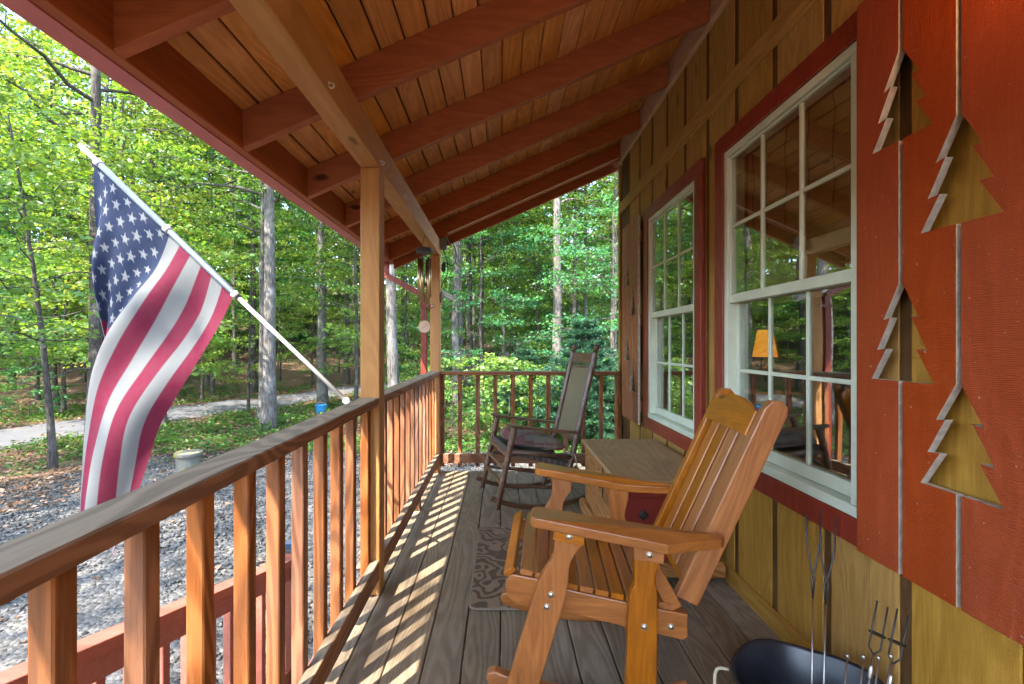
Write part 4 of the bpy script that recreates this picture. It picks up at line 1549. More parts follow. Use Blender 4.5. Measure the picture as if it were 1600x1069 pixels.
# ------------------------------------------------------------------ wind chime, cords, lamp at the corner
WX, WY = -0.595, 3.48
wc = thing('wind_chime', (WX, WY, 1.33), label='bronze tube wind chime with round wooden sail hanging from the beam', cat='wind chime')
for q in (0, 2.1, 4.2):
    tube('string', [(WX, WY, BEAM_Z0 - 0.001), (WX + 0.05 * math.cos(q), WY + 0.05 * math.sin(q), 1.947)], 0.0012, M['cord'], wc, 5)
lathe('top_disc', [(0, 0), (0.062, 0), (0.067, 0.012), (0.064, 0.03), (0.05, 0.036), (0, 0.036)], M['chime_wood'], wc, (WX, WY, 1.910), 28)
for i in range(6):
    q = i * math.pi / 3 + 0.35
    px_, py_ = WX + 0.045 * math.cos(q), WY + 0.045 * math.sin(q)
    ln_ = 0.30 + 0.022 * ((i * 2) % 6)
    tube('chime_tube', [(px_, py_, 1.868), (px_, py_, 1.868 - ln_)], 0.0085, M['brass'], wc, 14)
    tube('string', [(px_, py_, 1.868), (px_, py_, 1.911)], 0.001, M['cord'], wc, 5)
lathe('striker', [(0, 0), (0.018, 0), (0.02, 0.01), (0.018, 0.02), (0, 0.02)], M['chime_wood'], wc, (WX, WY, 1.655), 18)
tube('string', [(WX, WY, 1.91), (WX, WY, 1.38)], 0.0012, M['cord'], wc, 5)
lathe('sail', [(0, -0.003), (0.046, -0.003), (0.048, 0), (0.046, 0.003), (0, 0.003)], M['chime_sail'], wc, (WX, WY, 1.336), 30, (R(90), 0, 0))

eb = thing('outlet_box', (-0.545, 4.28, 2.12), label='grey electrical outlet box with plugged black cords at the corner post top', cat='outlet box')
box('box_body', XI + 0.001, XI + 0.065, 4.235, 4.30, 2.10, 2.205, M['grey_box'], eb, 0.004)
box('cover_flap', XI + 0.068, XI + 0.082, 4.225, 4.305, 2.13, 2.24, M['grey_box'], eb, 0.004, (0, R(-28), 0))
tube('cord', smooth_outline([(-0.545, 4.24, 2.10), (-0.53, 4.235, 2.04), (-0.515, 4.235, 2.00), (-0.505, 4.24, 1.93), (-0.51, 4.25, 1.86), (-0.545, 4.25, 1.80), (-0.57, 4.25, 1.74)], 6), 0.0045, M['cord'], eb, 8)
tube('cord', smooth_outline([(-0.52, 4.24, 2.13), (-0.49, 4.235, 2.17), (-0.45, 4.235, 2.14), (-0.425, 4.235, 2.06), (-0.435, 4.235, 1.98), (-0.47, 4.235, 1.945), (-0.51, 4.235, 1.97)], 6), 0.0045, M['cord'], eb, 8)
tube('plug', [(-0.535, 4.24, 1.98), (-0.54, 4.24, 1.955), (-0.545, 4.24, 1.91), (-0.545, 4.24, 1.885)], [0.008, 0.018, 0.021, 0.012], M['cord'], eb, 12)
sl = thing('flood_light', (-0.55, 4.30, 1.62), label='small louvred pale floodlight fixed behind the far corner post', cat='light')
box('mount', XI + 0.001, XI + 0.03, 4.255, 4.30, 1.60, 1.70, M['grey_box'], sl, 0.004)
add('housing', cbox(0.11, 0.07, 0.055, 0.006, 'flood'), M['grey_box'], sl, (-0.505, 4.285, 1.655), (0, R(28), 0))
for i in range(3):
    add('louvre', cbox(0.115, 0.006, 0.009, 0.001, 'louvre'), M['vinyl'], sl, (-0.510 + 0.012 * i, 4.247, 1.682 - 0.022 * i), (0, R(28), 0))

# ------------------------------------------------------------------ flag on its pole
FY = 2.085
KS = FY / 700.0


def fp(px, py, dy=0.0):
    return np.array(((px - 783) * KS, FY + dy, CAM_H - (py - 538) * KS))


pole = thing('flag_pole', (XO - 0.02, FY, 0.86), label='white flag pole slanting up and out from the porch railing', cat='flag pole')
pb, pm, pt = fp(546, 631), fp(368, 461), fp(125, 227)
tube('lower_shaft', [pb, pm], 0.0095, M['white_pole'], pole, 14)
d_ = (pt - pm) / np.linalg.norm(pt - pm)
tube('sleeve', [pm - d_ * 0.02, pm + d_ * 0.012, pm + d_ * 0.9 * 0.98], 0.0145, M['grey_pole'], pole, 14)
tube('upper_shaft', [pm + d_ * 0.86, pt], 0.0115, M['white_pole'], pole, 14)
for s_ in (0.0, 0.44, 0.885):
    tube('ring', [pm + d_ * (s_ - 0.012), pm + d_ * (s_ + 0.012)], 0.0172, M['white_pole'], pole, 14)
tube('bracket', [pb - d_ * 0.012, pb + d_ * 0.03], 0.016, M['white_pole'], pole, 14)
box('bracket_plate', XO - 0.034, XO - 0.002, FY - 0.02, FY + 0.02, 0.80, 0.902, M['white_pole'], pole, 0.002)

CUR = {  # control curves of the cloth: for u across the hoist, points (picture-plane place, depth) from the pole down to the fly
    0.00: [(147, 250, 0), (141, 330, .02), (139, 410, .05), (136, 500, .10), (135, 590, .15), (134, 670, .15), (133, 740, .15), (132, 800, .15)],
    0.14: [(176, 279, 0), (160, 350, .00), (152, 425, .00), (147, 515, .07), (150, 600, .12), (152, 685, .12), (150, 752, .12), (148, 808, .12)],
    0.28: [(205, 308, 0), (186, 370, -.02), (170, 440, -.01), (150, 522, .05), (137, 604, .09), (133, 690, .09), (131, 760, .09), (131, 815, .08)],
    0.41: [(236, 338, 0), (212, 396, .02), (189, 462, .02), (162, 530, .03), (149, 600, .06), (150, 690, .06), (149, 765, .06), (147, 822, .05)],
    0.54: [(265, 367, 0), (240, 422, .01), (213, 466, -.01), (174, 524, -.02), (141, 592, .0), (129, 676, .01), (126, 752, .015), (124, 812, .02)],
    0.70: [(300, 400, 0), (277, 452, -.015), (249, 500, -.015), (211, 561, -.02), (176, 627, -.035), (158, 704, -.04), (149, 782, -.035), (143, 838, -.02)],
    0.85: [(332, 431, 0), (311, 482, .01), (284, 532, .01), (249, 590, -.01), (216, 652, -.025), (195, 722, -.015), (181, 795, -.015), (168, 862, -.01)],
    1.00: [(365, 462, 0), (344, 510, .0), (314, 560, .0), (279, 612, .005), (245, 668, .01), (223, 728, .02), (204, 792, .01), (176, 870, .0)],
}
us = sorted(CUR)
NV, NU = 330, 210
ctrl = np.array([[c for c in smooth_outline(CUR[u], 12)] for u in us])     # (8, nv, 3)
tv = np.linspace(0, ctrl.shape[1] - 1, NV)
i0_ = np.clip(tv.astype(int), 0, ctrl.shape[1] - 2)
fr_ = (tv - i0_)[None, :, None]
ctrl = ctrl[:, i0_] * (1 - fr_) + ctrl[:, i0_ + 1] * fr_                    # (8, NV, 3)
uu = np.linspace(0, 1, NU)
# smooth spline across u
seg = np.searchsorted(us, uu, side='right') - 1
seg = np.clip(seg, 0, len(us) - 2)
G = np.zeros((NU, NV, 3))
for a in range(NU):
    k = seg[a]
    u0, u1 = us[k], us[k + 1]
    t_ = (uu[a] - u0) / (u1 - u0)
    p1, p2 = ctrl[k], ctrl[k + 1]
    m1 = (ctrl[min(k + 1, 7)] - ctrl[max(k - 1, 0)]) / (us[min(k + 1, 7)] - us[max(k - 1, 0)]) * (u1 - u0)
    m2 = (ctrl[min(k + 2, 7)] - ctrl[k]) / (us[min(k + 2, 7)] - us[k]) * (u1 - u0)
    G[a] = (2 * t_ ** 3 - 3 * t_ ** 2 + 1) * p1 + (t_ ** 3 - 2 * t_ ** 2 + t_) * m1 + (-2 * t_ ** 3 + 3 * t_ ** 2) * p2 + (t_ ** 3 - t_ ** 2) * m2
U, Vv_ = np.meshgrid(uu, np.linspace(0, 1, NV), indexing='ij')
G[:, :, 2] += np.minimum(1, Vv_ * 6) * (0.016 * np.sin(U * 15 + Vv_ * 7 + 0.6) * np.clip(U * 1.5, 0, 1) + 0.024 * np.sin(U * 27 + Vv_ * 3) * np.clip(1 - U * 1.1, 0.12, 1) + 0.006 * np.sin(U * 11 - Vv_ * 9))
GV_ = np.stack([(G[:, :, 0] - 783) * KS, FY - 0.0 + G[:, :, 2], CAM_H - (G[:, :, 1] - 538) * KS], axis=2).reshape(-1, 3)
stripe = (np.floor(np.clip(U, 0, 0.9999) * 13).astype(int) % 2 == 0)
colr = np.where(stripe[..., None], np.array([0.16, 0.002, 0.030]), np.array([0.20, 0.215, 0.215]))
canton = (U < 7 / 13) & (Vv_ < 0.40)
colr = np.where(canton[..., None], np.array([0.003, 0.022, 0.068]), colr)
hoist = 0.9
fly = 1.52
su, sv_ = U * hoist, Vv_ * fly
for r_ in range(9):
    cu_ = 7 / 13 * hoist * (r_ + 1) / 10
    cols = [1, 3, 5, 7, 9, 11] if r_ % 2 == 0 else [2, 4, 6, 8, 10]
    for c_ in cols:
        cv_ = 0.40 * fly * c_ / 12
        a_, b_ = su - cu_, sv_ - cv_
        rr_ = np.hypot(a_, b_)
        th = np.arctan2(b_, -a_)
        th5 = np.abs(((th + math.pi / 5) % (2 * math.pi / 5)) - math.pi / 5)
        Rr = 0.027
        # star boundary: radius along the angle
        inner = Rr * 0.382
        bx = Rr * inner * math.sin(math.pi / 5) / (Rr * np.sin(th5) * 0 + inner * np.sin(math.pi / 5 - th5) + Rr * np.sin(th5) + 1e-9)
        colr = np.where((rr_ < bx)[..., None], np.array([0.26, 0.275, 0.285]), colr)
fm_F = [(a * NV + b, a * NV + b + 1, (a + 1) * NV + b + 1, (a + 1) * NV + b) for a in range(NU - 1) for b in range(NV - 1)]
cen = GV_.mean(axis=0)
fm = mesh_from('flag', GV_ - cen, fm_F, True)
ca = fm.color_attributes.new('print', 'FLOAT_COLOR', 'POINT')
ca.data.foreach_set('color', np.concatenate([colr.reshape(-1, 3), np.ones((NU * NV, 1))], axis=1).astype(np.float32).ravel())
flag = add('flag', fm, M['flag'], None, tuple(cen))
tag(flag, 'stars and stripes flag hanging in folds from the slanted pole', 'flag')

# ------------------------------------------------------------------ woods
def leaves_mesh(name, pos, direc, nrm, size, tint, width=0.72):
    """pointed, slightly folded leaves: 4 vertices and 2 triangles each"""
    n = len(pos)
    d = direc / (np.linalg.norm(direc, axis=1)[:, None] + 1e-9)
    s_ = np.cross(nrm, d)
    s_ /= np.linalg.norm(s_, axis=1)[:, None] + 1e-9
    nn = np.cross(d, s_)
    L = size[:, None]
    v0 = pos
    v1 = pos + d * L * 0.45 + s_ * L * width * 0.5 + nn * L * 0.10
    v2 = pos + d * L - nn * L * 0.12
    v3 = pos + d * L * 0.45 - s_ * L * width * 0.5 + nn * L * 0.10
    V = np.stack([v0, v1, v2, v3], axis=1).reshape(-1, 3).astype(np.float32)
    b = (np.arange(n) * 4)[:, None]
    T = np.concatenate([b + np.array([[0, 2, 1]]), b + np.array([[0, 3, 2]])], axis=1).reshape(-1).astype(np.int32)
    m = bpy.data.meshes.new(name)
    m.vertices.add(len(V))
    m.vertices.foreach_set('co', V.ravel())
    m.loops.add(len(T))
    m.loops.foreach_set('vertex_index', T)
    m.polygons.add(2 * n)
    m.polygons.foreach_set('loop_start', np.arange(0, 6 * n, 3, dtype=np.int32))
    m.update(calc_edges=True)
    at = m.attributes.new('tint', 'FLOAT', 'POINT')
    at.data.foreach_set('value', np.repeat(tint, 4).astype(np.float32))
    return m


def rand_unit(n):
    v = RNG.normal(size=(n, 3))
    return v / np.linalg.norm(v, axis=1)[:, None]


def grow(H, r0, base, spread, nbr, ntw, nlf, leaf, rise=0.35, sides=9, flat=0.6, lean=(0, 0), low_long=False):
    """a tree standing at the origin: (wood vertices, wood faces), leaf mesh arrays"""
    N = 14
    z = np.linspace(-0.15, H, N)
    wob = np.cumsum(RNG.normal(0, 0.022 * H / 10, size=(N, 2)), axis=0)
    wob -= wob[0]
    tr = np.stack([wob[:, 0] + lean[0] * (z.clip(0) / H) ** 1.4 * H, wob[:, 1] + lean[1] * (z.clip(0) / H) ** 1.4 * H, z], axis=1)
    rad = r0 * (1 - 0.82 * (z.clip(0) / H)) * (1 + 0.45 * np.exp(-np.maximum(z, 0) / 0.35))
    parts = []
    P, D, NR, S, TI = [], [], [], [], []
    for i in range(nbr):
        f = base + (1 - base) * ((i + RNG.uniform(0, 1)) / nbr) ** 0.9
        hz = f * H * 0.985
        p0 = np.array([np.interp(hz, z, tr[:, 0]), np.interp(hz, z, tr[:, 1]), hz])
        az = i * 2.399 + RNG.normal(0, 0.5)
        t_ = (f - base) / (1 - base + 1e-6)
        prof = (1.0 - 0.75 * t_) if low_long else (0.55 + 0.6 * math.sin(math.pi * min(1, t_ * 0.9 + 0.12)))
        Lb = spread * prof * RNG.uniform(0.7, 1.2)
        up = rise + 0.5 * t_ + RNG.normal(0, 0.12)
        hd = np.array([math.cos(az), math.sin(az), 0])
        k = np.linspace(0, 1, 7)[:, None]
        pts = p0 + hd * Lb * k + np.array([0, 0, 1.0]) * (Lb * up * k - Lb * 0.28 * k ** 2)
        pts[1:-1] += RNG.normal(0, 0.03 * Lb, size=(5, 3))
        rb = max(0.006, r0 * 0.30 * (1 - 0.6 * t_) * min(1, Lb / spread))
        parts.append(tube_arrays(pts, np.linspace(rb, 0.003, 7), 5, False))
        sidev = np.array([-hd[1], hd[0], 0])
        for j in range(ntw):
            q = 0.22 + 0.78 * (j + RNG.uniform(0, 1)) / ntw
            b0 = np.array([np.interp(q, k[:, 0], pts[:, c]) for c in range(3)])
            sg = 1 if j % 2 else -1
            dirt = hd * RNG.uniform(0.4, 1.0) + sidev * sg * RNG.uniform(0.5, 1.1) + np.array([0, 0, RNG.uniform(-0.15, 0.3)])
            if j == ntw - 1:
                dirt = hd + np.array([0, 0, RNG.uniform(-0.2, 0.2)])
            dirt /= np.linalg.norm(dirt)
            Lt = Lb * (0.28 + 0.30 * (1 - q)) * RNG.uniform(0.7, 1.3) + 0.15
            parts.append(tube_arrays(np.array([b0, b0 + dirt * Lt * 0.5 + RNG.normal(0, 0.02, 3), b0 + dirt * Lt]), [0.006, 0.004, 0.0015], 3, False))
            m = max(6, int(nlf * RNG.uniform(0.2, 1.8)))
            a = RNG.uniform(0.12, 1.05, m)
            pos = b0 + dirt * (Lt * a)[:, None] + RNG.normal(0, 1, (m, 3)) * np.array([0.10, 0.10, 0.05]) * (0.5 + Lt * 0.5)
            out = dirt * 0.8 + RNG.normal(0, 0.75, (m, 3)) * np.array([1, 1, 0.4]) + np.array([0, 0, -0.18])
            nr = np.array([0, 0, flat]) + RNG.normal(0, 0.5, (m, 3))
            P.append(pos)
            D.append(out)
            NR.append(nr)
            S.append(RNG.uniform(0.45, 1.35, m) * leaf)
            TI.append(np.clip(RNG.normal(0.35 + 0.25 * t_, 0.18, m) + RNG.normal(0, 0.2), 0, 1))
    return (tr, rad, sides, joined(parts)), tuple(np.concatenate(a) for a in (P, D, NR, S, TI))


def proto(kind, **kw):
    wd, lf = grow(**kw)
    return wd, leaves_mesh('crown_' + kind, *lf)


PRO = {}
for i in range(4):
    PRO[('tall', i)] = proto('tall', H=RNG.uniform(15, 18), r0=0.20, base=0.38, spread=3.0, nbr=30, ntw=8, nlf=34, leaf=0.122, sides=14)
for i in range(4):
    PRO[('mid', i)] = proto('mid', H=RNG.uniform(6.5, 8.5), r0=0.065, base=0.2, spread=2.0, nbr=24, ntw=8, nlf=36, leaf=0.10, rise=0.22)
for i in range(3):
    PRO[('far', i)] = proto('far', H=RNG.uniform(8.5, 10.5), r0=0.09, base=0.05, spread=2.4, nbr=34, ntw=8, nlf=28, leaf=0.17, rise=0.25)
PRO[('lean', 0)] = proto('lean', H=6.5, r0=0.065, base=0.22, spread=2.3, nbr=24, ntw=8, nlf=34, leaf=0.115, rise=0.2, lean=(0.16, 0.05))
for i in range(3):
    PRO[('shrub', i)] = proto('shrub', H=RNG.uniform(1.3, 2.0), r0=0.016, base=0.12, spread=0.75, nbr=15, ntw=5, nlf=17, leaf=0.10, rise=0.45, sides=6)


# pine saplings with needle tufts
def pine_proto(H):
    parts = [tube_arrays([(0, 0, -0.1), (0.01, 0, H * 0.5), (0, 0.02, H)], [0.035, 0.022, 0.006], 8, False)]
    P, D, NR, S, TI = [], [], [], [], []
    for f in np.linspace(0.12, 0.98, 11):
        for a in range(6):
            az = a * 1.047 + RNG.uniform(-0.3, 0.3) + f * 9
            L = (1.15 - f) * 1.25 * RNG.uniform(0.7, 1.1)
            hd = np.array([math.cos(az), math.sin(az), 0.28])
            p0 = np.array([0, 0, f * H])
            parts.append(tube_arrays([p0, p0 + hd * L * 0.55, p0 + hd * L + np.array([0, 0, 0.05])], [0.011, 0.007, 0.003], 4, False))
            for t_ in np.linspace(0.3, 1.0, 7):
                for w_ in (-1, 0, 1):
                    side = np.array([-hd[1], hd[0], 0.1]) * w_ * (1 - t_ * 0.6) * L * 0.38
                    c = p0 + hd * L * t_ + side
                    m = 26
                    dd = rand_unit(m) + hd * 0.9 + np.array([0, 0, 0.2])
                    P.append(np.repeat(c[None], m, 0) + RNG.normal(0, 0.012, (m, 3)))
                    D.append(dd)
                    NR.append(rand_unit(m))
                    S.append(RNG.uniform(0.08, 0.13, m))
                    TI.append(np.clip(RNG.normal(0.45, 0.25, m), 0, 1))
    wv_, wf = joined(parts)
    return (None, None, 0, (wv_, wf)), leaves_mesh('pine_crown', *(np.concatenate(a) for a in (P, D, NR, S, TI)), width=0.045)


PRO[('pine', 0)] = pine_proto(2.6)

LEAFM = [M['leaf'], M['leaf_yellow'], M['leaf_blue']]
_VAR = {}


def trunk_variant(kind, i, thick, mat):
    """bole of the wanted thickness with its limbs, one mesh"""
    k = (kind, i, round(thick, 1), mat.name)
    if k not in _VAR:
        tr, rad, sides, limbs = PRO[(kind, i)][0]
        V, F = limbs if tr is None else joined([tube_arrays(tr, rad * k[2], sides, False), limbs])
        m = mesh_from('trunk', V, F, True)
        m.materials.append(mat)
        _VAR[k] = m
    return _VAR[k]


def crown_variant(mesh, mat):
    k = (mesh.name, mat.name)
    if k not in _VAR:
        c = mesh.copy()
        c.materials.clear()
        c.materials.append(mat)
        _VAR[k] = c
    return _VAR[k]


def plant(kind, i, x, y, scale, leafm, bark, label, cat, group=None, rot=None, name='forest_tree', thick=1.0):
    cm = PRO[(kind, i)][1]
    gz = float(terrain(x, y))
    o = link(bpy.data.objects.new(name, None))
    o.empty_display_size = 0.2
    o.location = (x, y, gz)
    FRAME[o] = Vector((0, 0, 0))
    tag(o, label, cat, group)
    ro = RNG.uniform(0, 6.28) if rot is None else rot
    for nm, me in (('trunk' if kind != 'shrub' else 'stem', trunk_variant(kind, i, thick, bark)), ('crown', crown_variant(cm, leafm))):
        p = link(bpy.data.objects.new(nm, me))
        p.parent = o
        p.rotation_euler = (0, 0, ro)
        p.scale = (scale, scale, scale)
    return o


# trunks that stand out in the view
SPEC = [
    ('tall', 0, -5.98, 11.5, 1.0, 0, 'bark_pale', 'thick straight grey tree left of the middle porch post', 0.85),
    ('tall', 1, -8.15, 9.0, 0.85, 1, 'bark', 'dark slim tall tree rising behind the tip of the flag pole', 0.75),
    ('tall', 2, -13.2, 17.0, 0.95, 1, 'bark', 'dark trunked tree beyond the road, between the flag pole and the roof edge', 0.9),
    ('tall', 3, -6.35, 16.0, 1.0, 0, 'bark_pale', 'rough grey tree standing just left of the middle post, behind the thick one', 0.75),
    ('tall', 0, -8.3, 24.0, 1.1, 0, 'bark', 'thin dark tree beyond the road, close to the middle post', 0.7),
    ('tall', 1, -2.88, 12.0, 1.0, 2, 'bark_pale', 'pale dappled tree seen between the middle post and the corner post', 0.75),
    ('tall', 2, -1.55, 21.5, 1.1, 2, 'bark', 'left of two dark trunks just right of the corner post', 0.75),
    ('tall', 3, -1.05, 23.0, 1.1, 0, 'bark', 'right of two dark trunks just right of the corner post', 0.78),
    ('tall', 0, 1.74, 14.0, 1.0, 0, 'bark_pale', 'thick pale sunlit tree behind the brown rocking chair', 0.85),
    ('lean', 0, -8.0, 8.0, 0.9, 0, 'bark', 'slim leaning tree at the left edge behind the flag', 1.0),
    ('mid', 0, -9.3, 12.4, 0.9, 1, 'bark_pale', 'slender pale sapling between the flag and the road', 1.0),
    ('mid', 1, -4.6, 14.2, 1.0, 0, 'bark', 'slender dark young tree right of the thick grey tree', 1.0),
    ('mid', 2, -0.6, 13.5, 0.85, 2, 'bark', 'leafy young tree in the middle of the far railing view', 1.0),
    ('mid', 3, 2.9, 11.5, 0.85, 2, 'bark', 'broad leafy young tree near the far wall corner', 1.0),
]
for kd, i, x, y, sc_, lm, bk_, lb, th in SPEC:
    plant(kd, i, x, y, sc_, LEAFM[lm], M[bk_], lb, 'tree', thick=th)

taken = [(s_[2], s_[3]) for s_ in SPEC]


def free(x, y, dmin):
    return all((x - a) ** 2 + (y - b) ** 2 > dmin * dmin for a, b in taken)


def scatter(n, amin, amax, rmin, rmax, dmin, fn, pw=1.0):
    c = tries = 0
    while c < n and tries < n * 60:
        tries += 1
        a = R(random.uniform(amin, amax))
        r_ = rmin + (rmax - rmin) * random.random() ** pw
        x, y = r_ * math.sin(a), r_ * math.cos(a)
        if not free(x, y, dmin) or road_dist(np.array([x]), np.array([y]))[0] < 1.9:
            continue
        # keep the gravel drive and the cabin clear
        if -10.5 < x < 0.5 and y < 8.8 and (x > -9.0 or y < 6):
            continue
        if x > -2.5 and y < 7.0:
            continue
        taken.append((x, y))
        fn(c, x, y)
        c += 1


g_t, g_m, g_s, g_f = 'tall trees of the surrounding woods', 'young leafy trees of the understorey', 'low shrubs on the forest floor', 'distant trees closing the view'
LOOK = {'leaf': 'green', 'leaf_yellow': 'yellow-green', 'leaf_blue': 'cool green'}
PEND = []          # trees waiting for their labels, which name the place in the view


def sow(kind, i, x, y, scale, leafk, barkk, what, cat, group, name, thick=1.0):
    o = plant(kind, i, x, y, scale, M[leafk], M[barkk], 'x', cat, group, name=name, thick=thick)
    PEND.append((o, x, y, LOOK[leafk], what))


def near_view(x, y, w):
    """keeps the sight of the thick trunks open"""
    return any(0 < y < ty + 1.5 and abs(x - tx * y / ty) < w for tx, ty in KEEP)


KEEP = [(-5.98, 11.5), (-8.15, 9.0), (-6.35, 16.0), (-2.88, 12.0), (1.74, 14.0), (-1.3, 21.0)]


def mid_ok(c, x, y):
    if near_view(x, y, 1.7):
        return
    sow('mid', c % 4, x, y, random.uniform(0.7, 1.1), random.choice(('leaf', 'leaf', 'leaf_yellow', 'leaf_yellow', 'leaf_blue')), 'bark', 'young tree', 'tree', g_m, 'young_tree')


scatter(48, -56, 24, 13, 40, 1.4, lambda c, x, y: sow('tall', c % 4, x, y, random.uniform(0.85, 1.15), random.choice(('leaf', 'leaf_yellow', 'leaf_blue')), random.choice(('bark', 'bark_pale')), 'tall slim tree', 'tree', g_t, 'forest_tree', random.uniform(0.3, 0.7)))
scatter(66, -56, 24, 11.5, 36, 1.3, mid_ok, 0.9)
scatter(70, -58, 26, 30, 62, 1.9, lambda c, x, y: sow('far', c % 3, x, y, random.uniform(1.1, 1.9), random.choice(('leaf', 'leaf_yellow', 'leaf_blue')), 'bark', 'far tree', 'tree', g_f, 'distant_tree'))
# woods to the left of and behind the viewer
LEFT = [(-9.6, 1.0), (-9.0, -3.4), (-7.6, -8.0), (-14.2, -2.4), (-11.0, -9.0), (-4.2, -12.0), (2.5, -14.0), (-17.0, -9.0), (-21.0, -1.0)]
for c, (x, y) in enumerate(LEFT):
    taken.append((x, y))
    plant('tall', c % 4, x, y, 0.95 + 0.04 * (c % 4), LEAFM[c % 2], M['bark'], 'tall tree standing to the left of the porch, outside the view', 'tree', 'tall trees left of the porch', thick=0.8)
def shrub_ok(c, x, y):
    # the road stays in sight through the gap left of the middle post
    if -0.82 < x / y < -0.26 and y < 20:
        return
    sow('shrub', c % 3, x, y, random.uniform(0.45, 0.95), random.choice(('leaf', 'leaf_blue')), 'bark', 'low shrub', 'shrub', g_s, 'shrub')


scatter(52, -56, 24, 9.2, 22, 0.8, shrub_ok, 1.3)
ORD = ['first', 'second', 'third', 'fourth', 'fifth', 'sixth', 'seventh', 'eighth', 'ninth', 'tenth', 'eleventh', 'twelfth', 'thirteenth', 'fourteenth', 'fifteenth']
BANDS = [(-9, -0.93, 'left of the flag'), (-0.93, -0.60, 'behind the flag'), (-0.60, -0.32, 'between flag and middle post'), (-0.32, -0.12, 'between the two posts'), (-0.12, 0.09, 'over the far railing, left half'), (0.09, 9, 'over the far railing, right half')]
cnt = {}
for o, x, y, look, what in sorted(PEND, key=lambda q: q[1] / q[2]):
    a = x / y
    band = next(b_[2] for b_ in BANDS if b_[0] <= a < b_[1])
    k = (what, look, band)
    cnt[k] = cnt.get(k, 0) + 1
    o['label'] = f"{ORD[min(cnt[k] - 1, 14)]} {look} {what} from the left, {band}"
for j, (x, y, s_, lb) in enumerate([(1.75, 9.4, 1.0, 'soft bluish pine sapling beyond the far railing, behind the rocking chair back'), (2.6, 8.7, 0.85, 'soft bluish pine sapling close to the wall corner'), (0.6, 10.8, 0.75, 'small bluish pine sapling left of the rocking chair')]):
    plant('pine', 0, x, y, s_, M['needle'], M['bark'], lb, 'pine', rot=j * 2.0, name='pine_sapling')

# ground herbs
n = 3600
ang_ = RNG.uniform(R(-57), R(26), n)
rr_ = 8.6 + 17 * RNG.uniform(0, 1, n) ** 1.35
hx, hy = rr_ * np.sin(ang_), rr_ * np.cos(ang_)
patch = np.sin(hx * 0.9 + 1.0) + np.sin(hy * 1.1 + hx * 0.4) + RNG.normal(0, 0.5, n)
ok = (patch > -1.1) & (road_dist(hx, hy) > 1.5) & ~((hx > -8.2) & (hx < 0.8) & (hy < 8.9)) & ~((hx > -2.0) & (hy < 7.6))
hx, hy = hx[ok], hy[ok]
m_ = 20
K = len(hx)
cpos = np.repeat(np.stack([hx, hy, terrain(hx, hy)], axis=1), m_, axis=0)
hh = np.repeat(RNG.uniform(0.05, 0.22, K), m_)
off = RNG.normal(0, 1, (K * m_, 3)) * np.array([0.13, 0.13, 0.0])
cpos = cpos + off
cpos[:, 2] += hh * RNG.uniform(0.4, 1.1, K * m_)
herb = add('ground_cover', leaves_mesh('ground_cover', cpos, off * 4 + rand_unit(K * m_) * np.array([1, 1, 0.4]), np.array([0, 0, 0.9]) + RNG.normal(0, 0.3, (K * m_, 3)), RNG.uniform(0.06, 0.12, K * m_), np.clip(np.repeat(RNG.normal(0.45, 0.2, K), m_) + RNG.normal(0, 0.12, K * m_), 0, 1), 0.55), M['herb'])
tag(herb, 'low green herbs covering the forest floor', 'ground cover', kind='stuff')

# fallen leaves
n = 26000
ang_ = RNG.uniform(R(-58), R(28), n)
rr_ = 4.5 + 20 * RNG.uniform(0, 1, n) ** 1.1
lx, ly = rr_ * np.sin(ang_), rr_ * np.cos(ang_)
dd = np.hypot((lx + 2.0) / 7.5, (ly - 2.0) / 8.0) + 0.15 * np.sin(lx * 1.7) * np.sin(ly * 1.3)
ok = ((dd > 0.9) | (RNG.uniform(0, 1, n) < 0.05)) & ~((lx > -0.85) & (ly < 4.5))
lx, ly = lx[ok], ly[ok]
K = len(lx)
lit = add('leaf_litter', leaves_mesh('leaf_litter', np.stack([lx, ly, terrain(lx, ly) + RNG.uniform(0.012, 0.035, K)], axis=1), rand_unit(K) * np.array([1, 1, 0.25]), np.array([0, 0, 1.0]) + RNG.normal(0, 0.35, (K, 3)), RNG.uniform(0.05, 0.12, K), RNG.uniform(0, 1, K), 0.6), M['litter'])
tag(lit, 'dry brown fallen leaves scattered on the ground', 'leaf litter', kind='stuff')

# loose gravel
n = 42000
px_ = RNG.uniform(-9.5, 4.0, n)
py_ = 1.2 + 9.2 * RNG.uniform(0, 1, n) ** 1.1
dd = np.hypot((px_ + 2.0) / 7.5, (py_ - 2.0) / 8.0) + 0.12 * np.sin(px_ * 1.7) * np.sin(py_ * 1.3)
ok = (dd < 1.0) & ~((px_ > -0.70) & (py_ < 4.1))
px_, py_ = px_[ok], py_[ok]
K = len(px_)
octv = np.array([[1, 0, 0], [0, 1, 0], [-1, 0, 0], [0, -1, 0], [0, 0, 1], [0, 0, -1]], float)
octf = np.array([[0, 1, 4], [1, 2, 4], [2, 3, 4], [3, 0, 4], [1, 0, 5], [2, 1, 5], [3, 2, 5], [0, 3, 5]])
sc3 = RNG.uniform(0.6, 1.4, (K, 1, 3)) * (RNG.uniform(0.009, 0.026, (K, 1, 1)))
V = octv[None] * sc3 * (1 + RNG.normal(0, 0.18, (K, 6, 3)))
an = RNG.uniform(0, 6.28, K)
ca_, sa_ = np.cos(an)[:, None], np.sin(an)[:, None]
x2 = V[:, :, 0] * ca_ - V[:, :, 1] * sa_
y2 = V[:, :, 0] * sa_ + V[:, :, 1] * ca_
V = np.stack([x2 + px_[:, None], y2 + py_[:, None], V[:, :, 2] * 0.8 + (terrain(px_, py_) + 0.006)[:, None]], axis=2).reshape(-1, 3).astype(np.float32)
T = (octf[None] + (np.arange(K) * 6)[:, None, None]).reshape(-1).astype(np.int32)
gm = bpy.data.meshes.new('gravel')
gm.vertices.add(len(V))
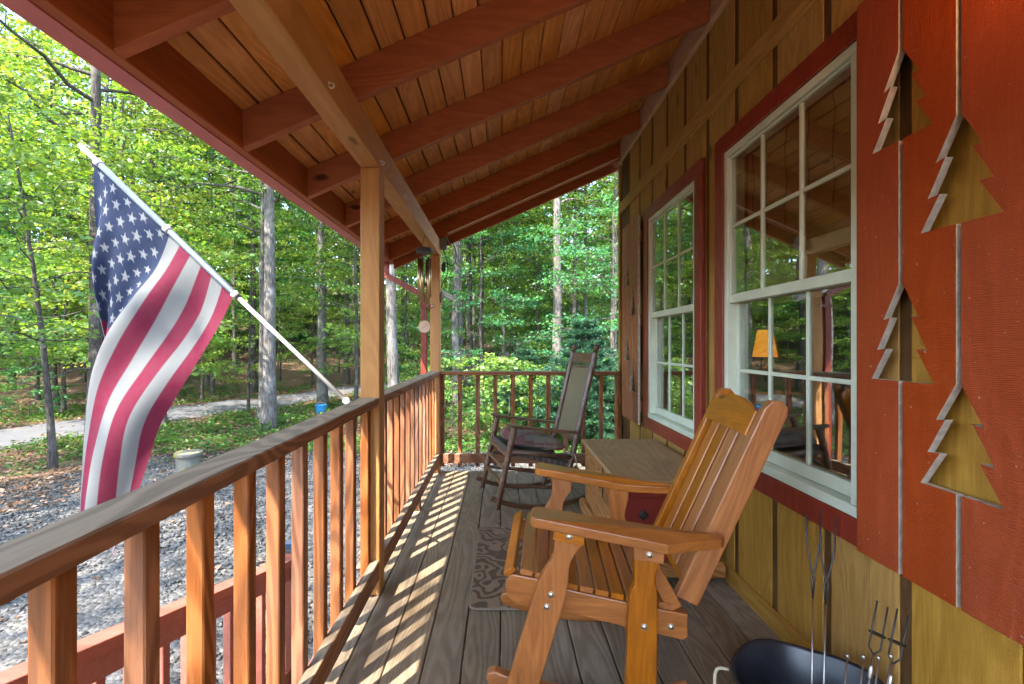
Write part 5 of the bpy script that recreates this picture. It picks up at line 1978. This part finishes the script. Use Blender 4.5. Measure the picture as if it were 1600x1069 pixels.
gm.vertices.foreach_set('co', V.ravel())
gm.loops.add(len(T))
gm.loops.foreach_set('vertex_index', T)
gm.polygons.add(len(T) // 3)
gm.polygons.foreach_set('loop_start', np.arange(0, len(T), 3, dtype=np.int32))
gm.update(calc_edges=True)
at = gm.attributes.new('tint', 'FLOAT', 'POINT')
at.data.foreach_set('value', np.repeat(np.clip(RNG.normal(0.5, 0.24, K), 0, 1), 6).astype(np.float32))
tag(add('gravel', gm, M['stone']), 'loose grey gravel of the drive below the porch', 'gravel', kind='stuff')

# ------------------------------------------------------------------ small things in the yard
wl = thing('well_cap', (-5.2, 7.45, GZ), label='short mossy round concrete well pipe with a flat lid beside the gravel', cat='well')
lathe('pipe', [(0, -0.1), (0.175, -0.1), (0.18, 0.05), (0.172, 0.20), (0.176, 0.345), (0, 0.345)], M['mossy'], wl, (-5.2, 7.45, GZ), 28)
lathe('lid', [(0, 0.346), (0.20, 0.346), (0.208, 0.36), (0.205, 0.405), (0.19, 0.415), (0, 0.418)], M['mossy'], wl, (-5.2, 7.45, GZ), 26)
bb = thing('plastic_tub', (-5.75, 14.3, GZ), label='small bright blue plastic tub lying at the edge of the woods', cat='tub')
lathe('shell', [(0.02, 0.0), (0.14, 0.0), (0.17, 0.24), (0.185, 0.245), (0.185, 0.265), (0.165, 0.262), (0.13, 0.02), (0.02, 0.02)], M['blue_plastic'], bb, (-5.75, 14.3, GZ), 24)
tube('handle', [(-5.75 + 0.18 * math.cos(q), 14.3 - 0.02, GZ + 0.25 + 0.10 * math.sin(q)) for q in np.linspace(0, math.pi, 10)], 0.005, M['white_pole'], bb, 6)

# two dry leaves on the floor boards near the brown rocking chair
for (x, y, l_) in ((-0.045, 2.98, 'small curled dry leaf on the floor in front of the brown rocking chair'), (0.19, 2.98, 'small curled dry leaf on the floor below the brown rocking chair')):
    m = leaves_mesh('dry_leaf', np.array([[0, 0, 0.006]]), np.array([[1.0, 0.4, 0.12]]), np.array([[0.1, 0.2, 1.0]]), np.array([0.05]), np.array([0.6]))
    tag(add('dry_leaf', m, M['litter'], None, (x, y, 0.001)), l_, 'leaf', 'dry leaves on the porch floor')
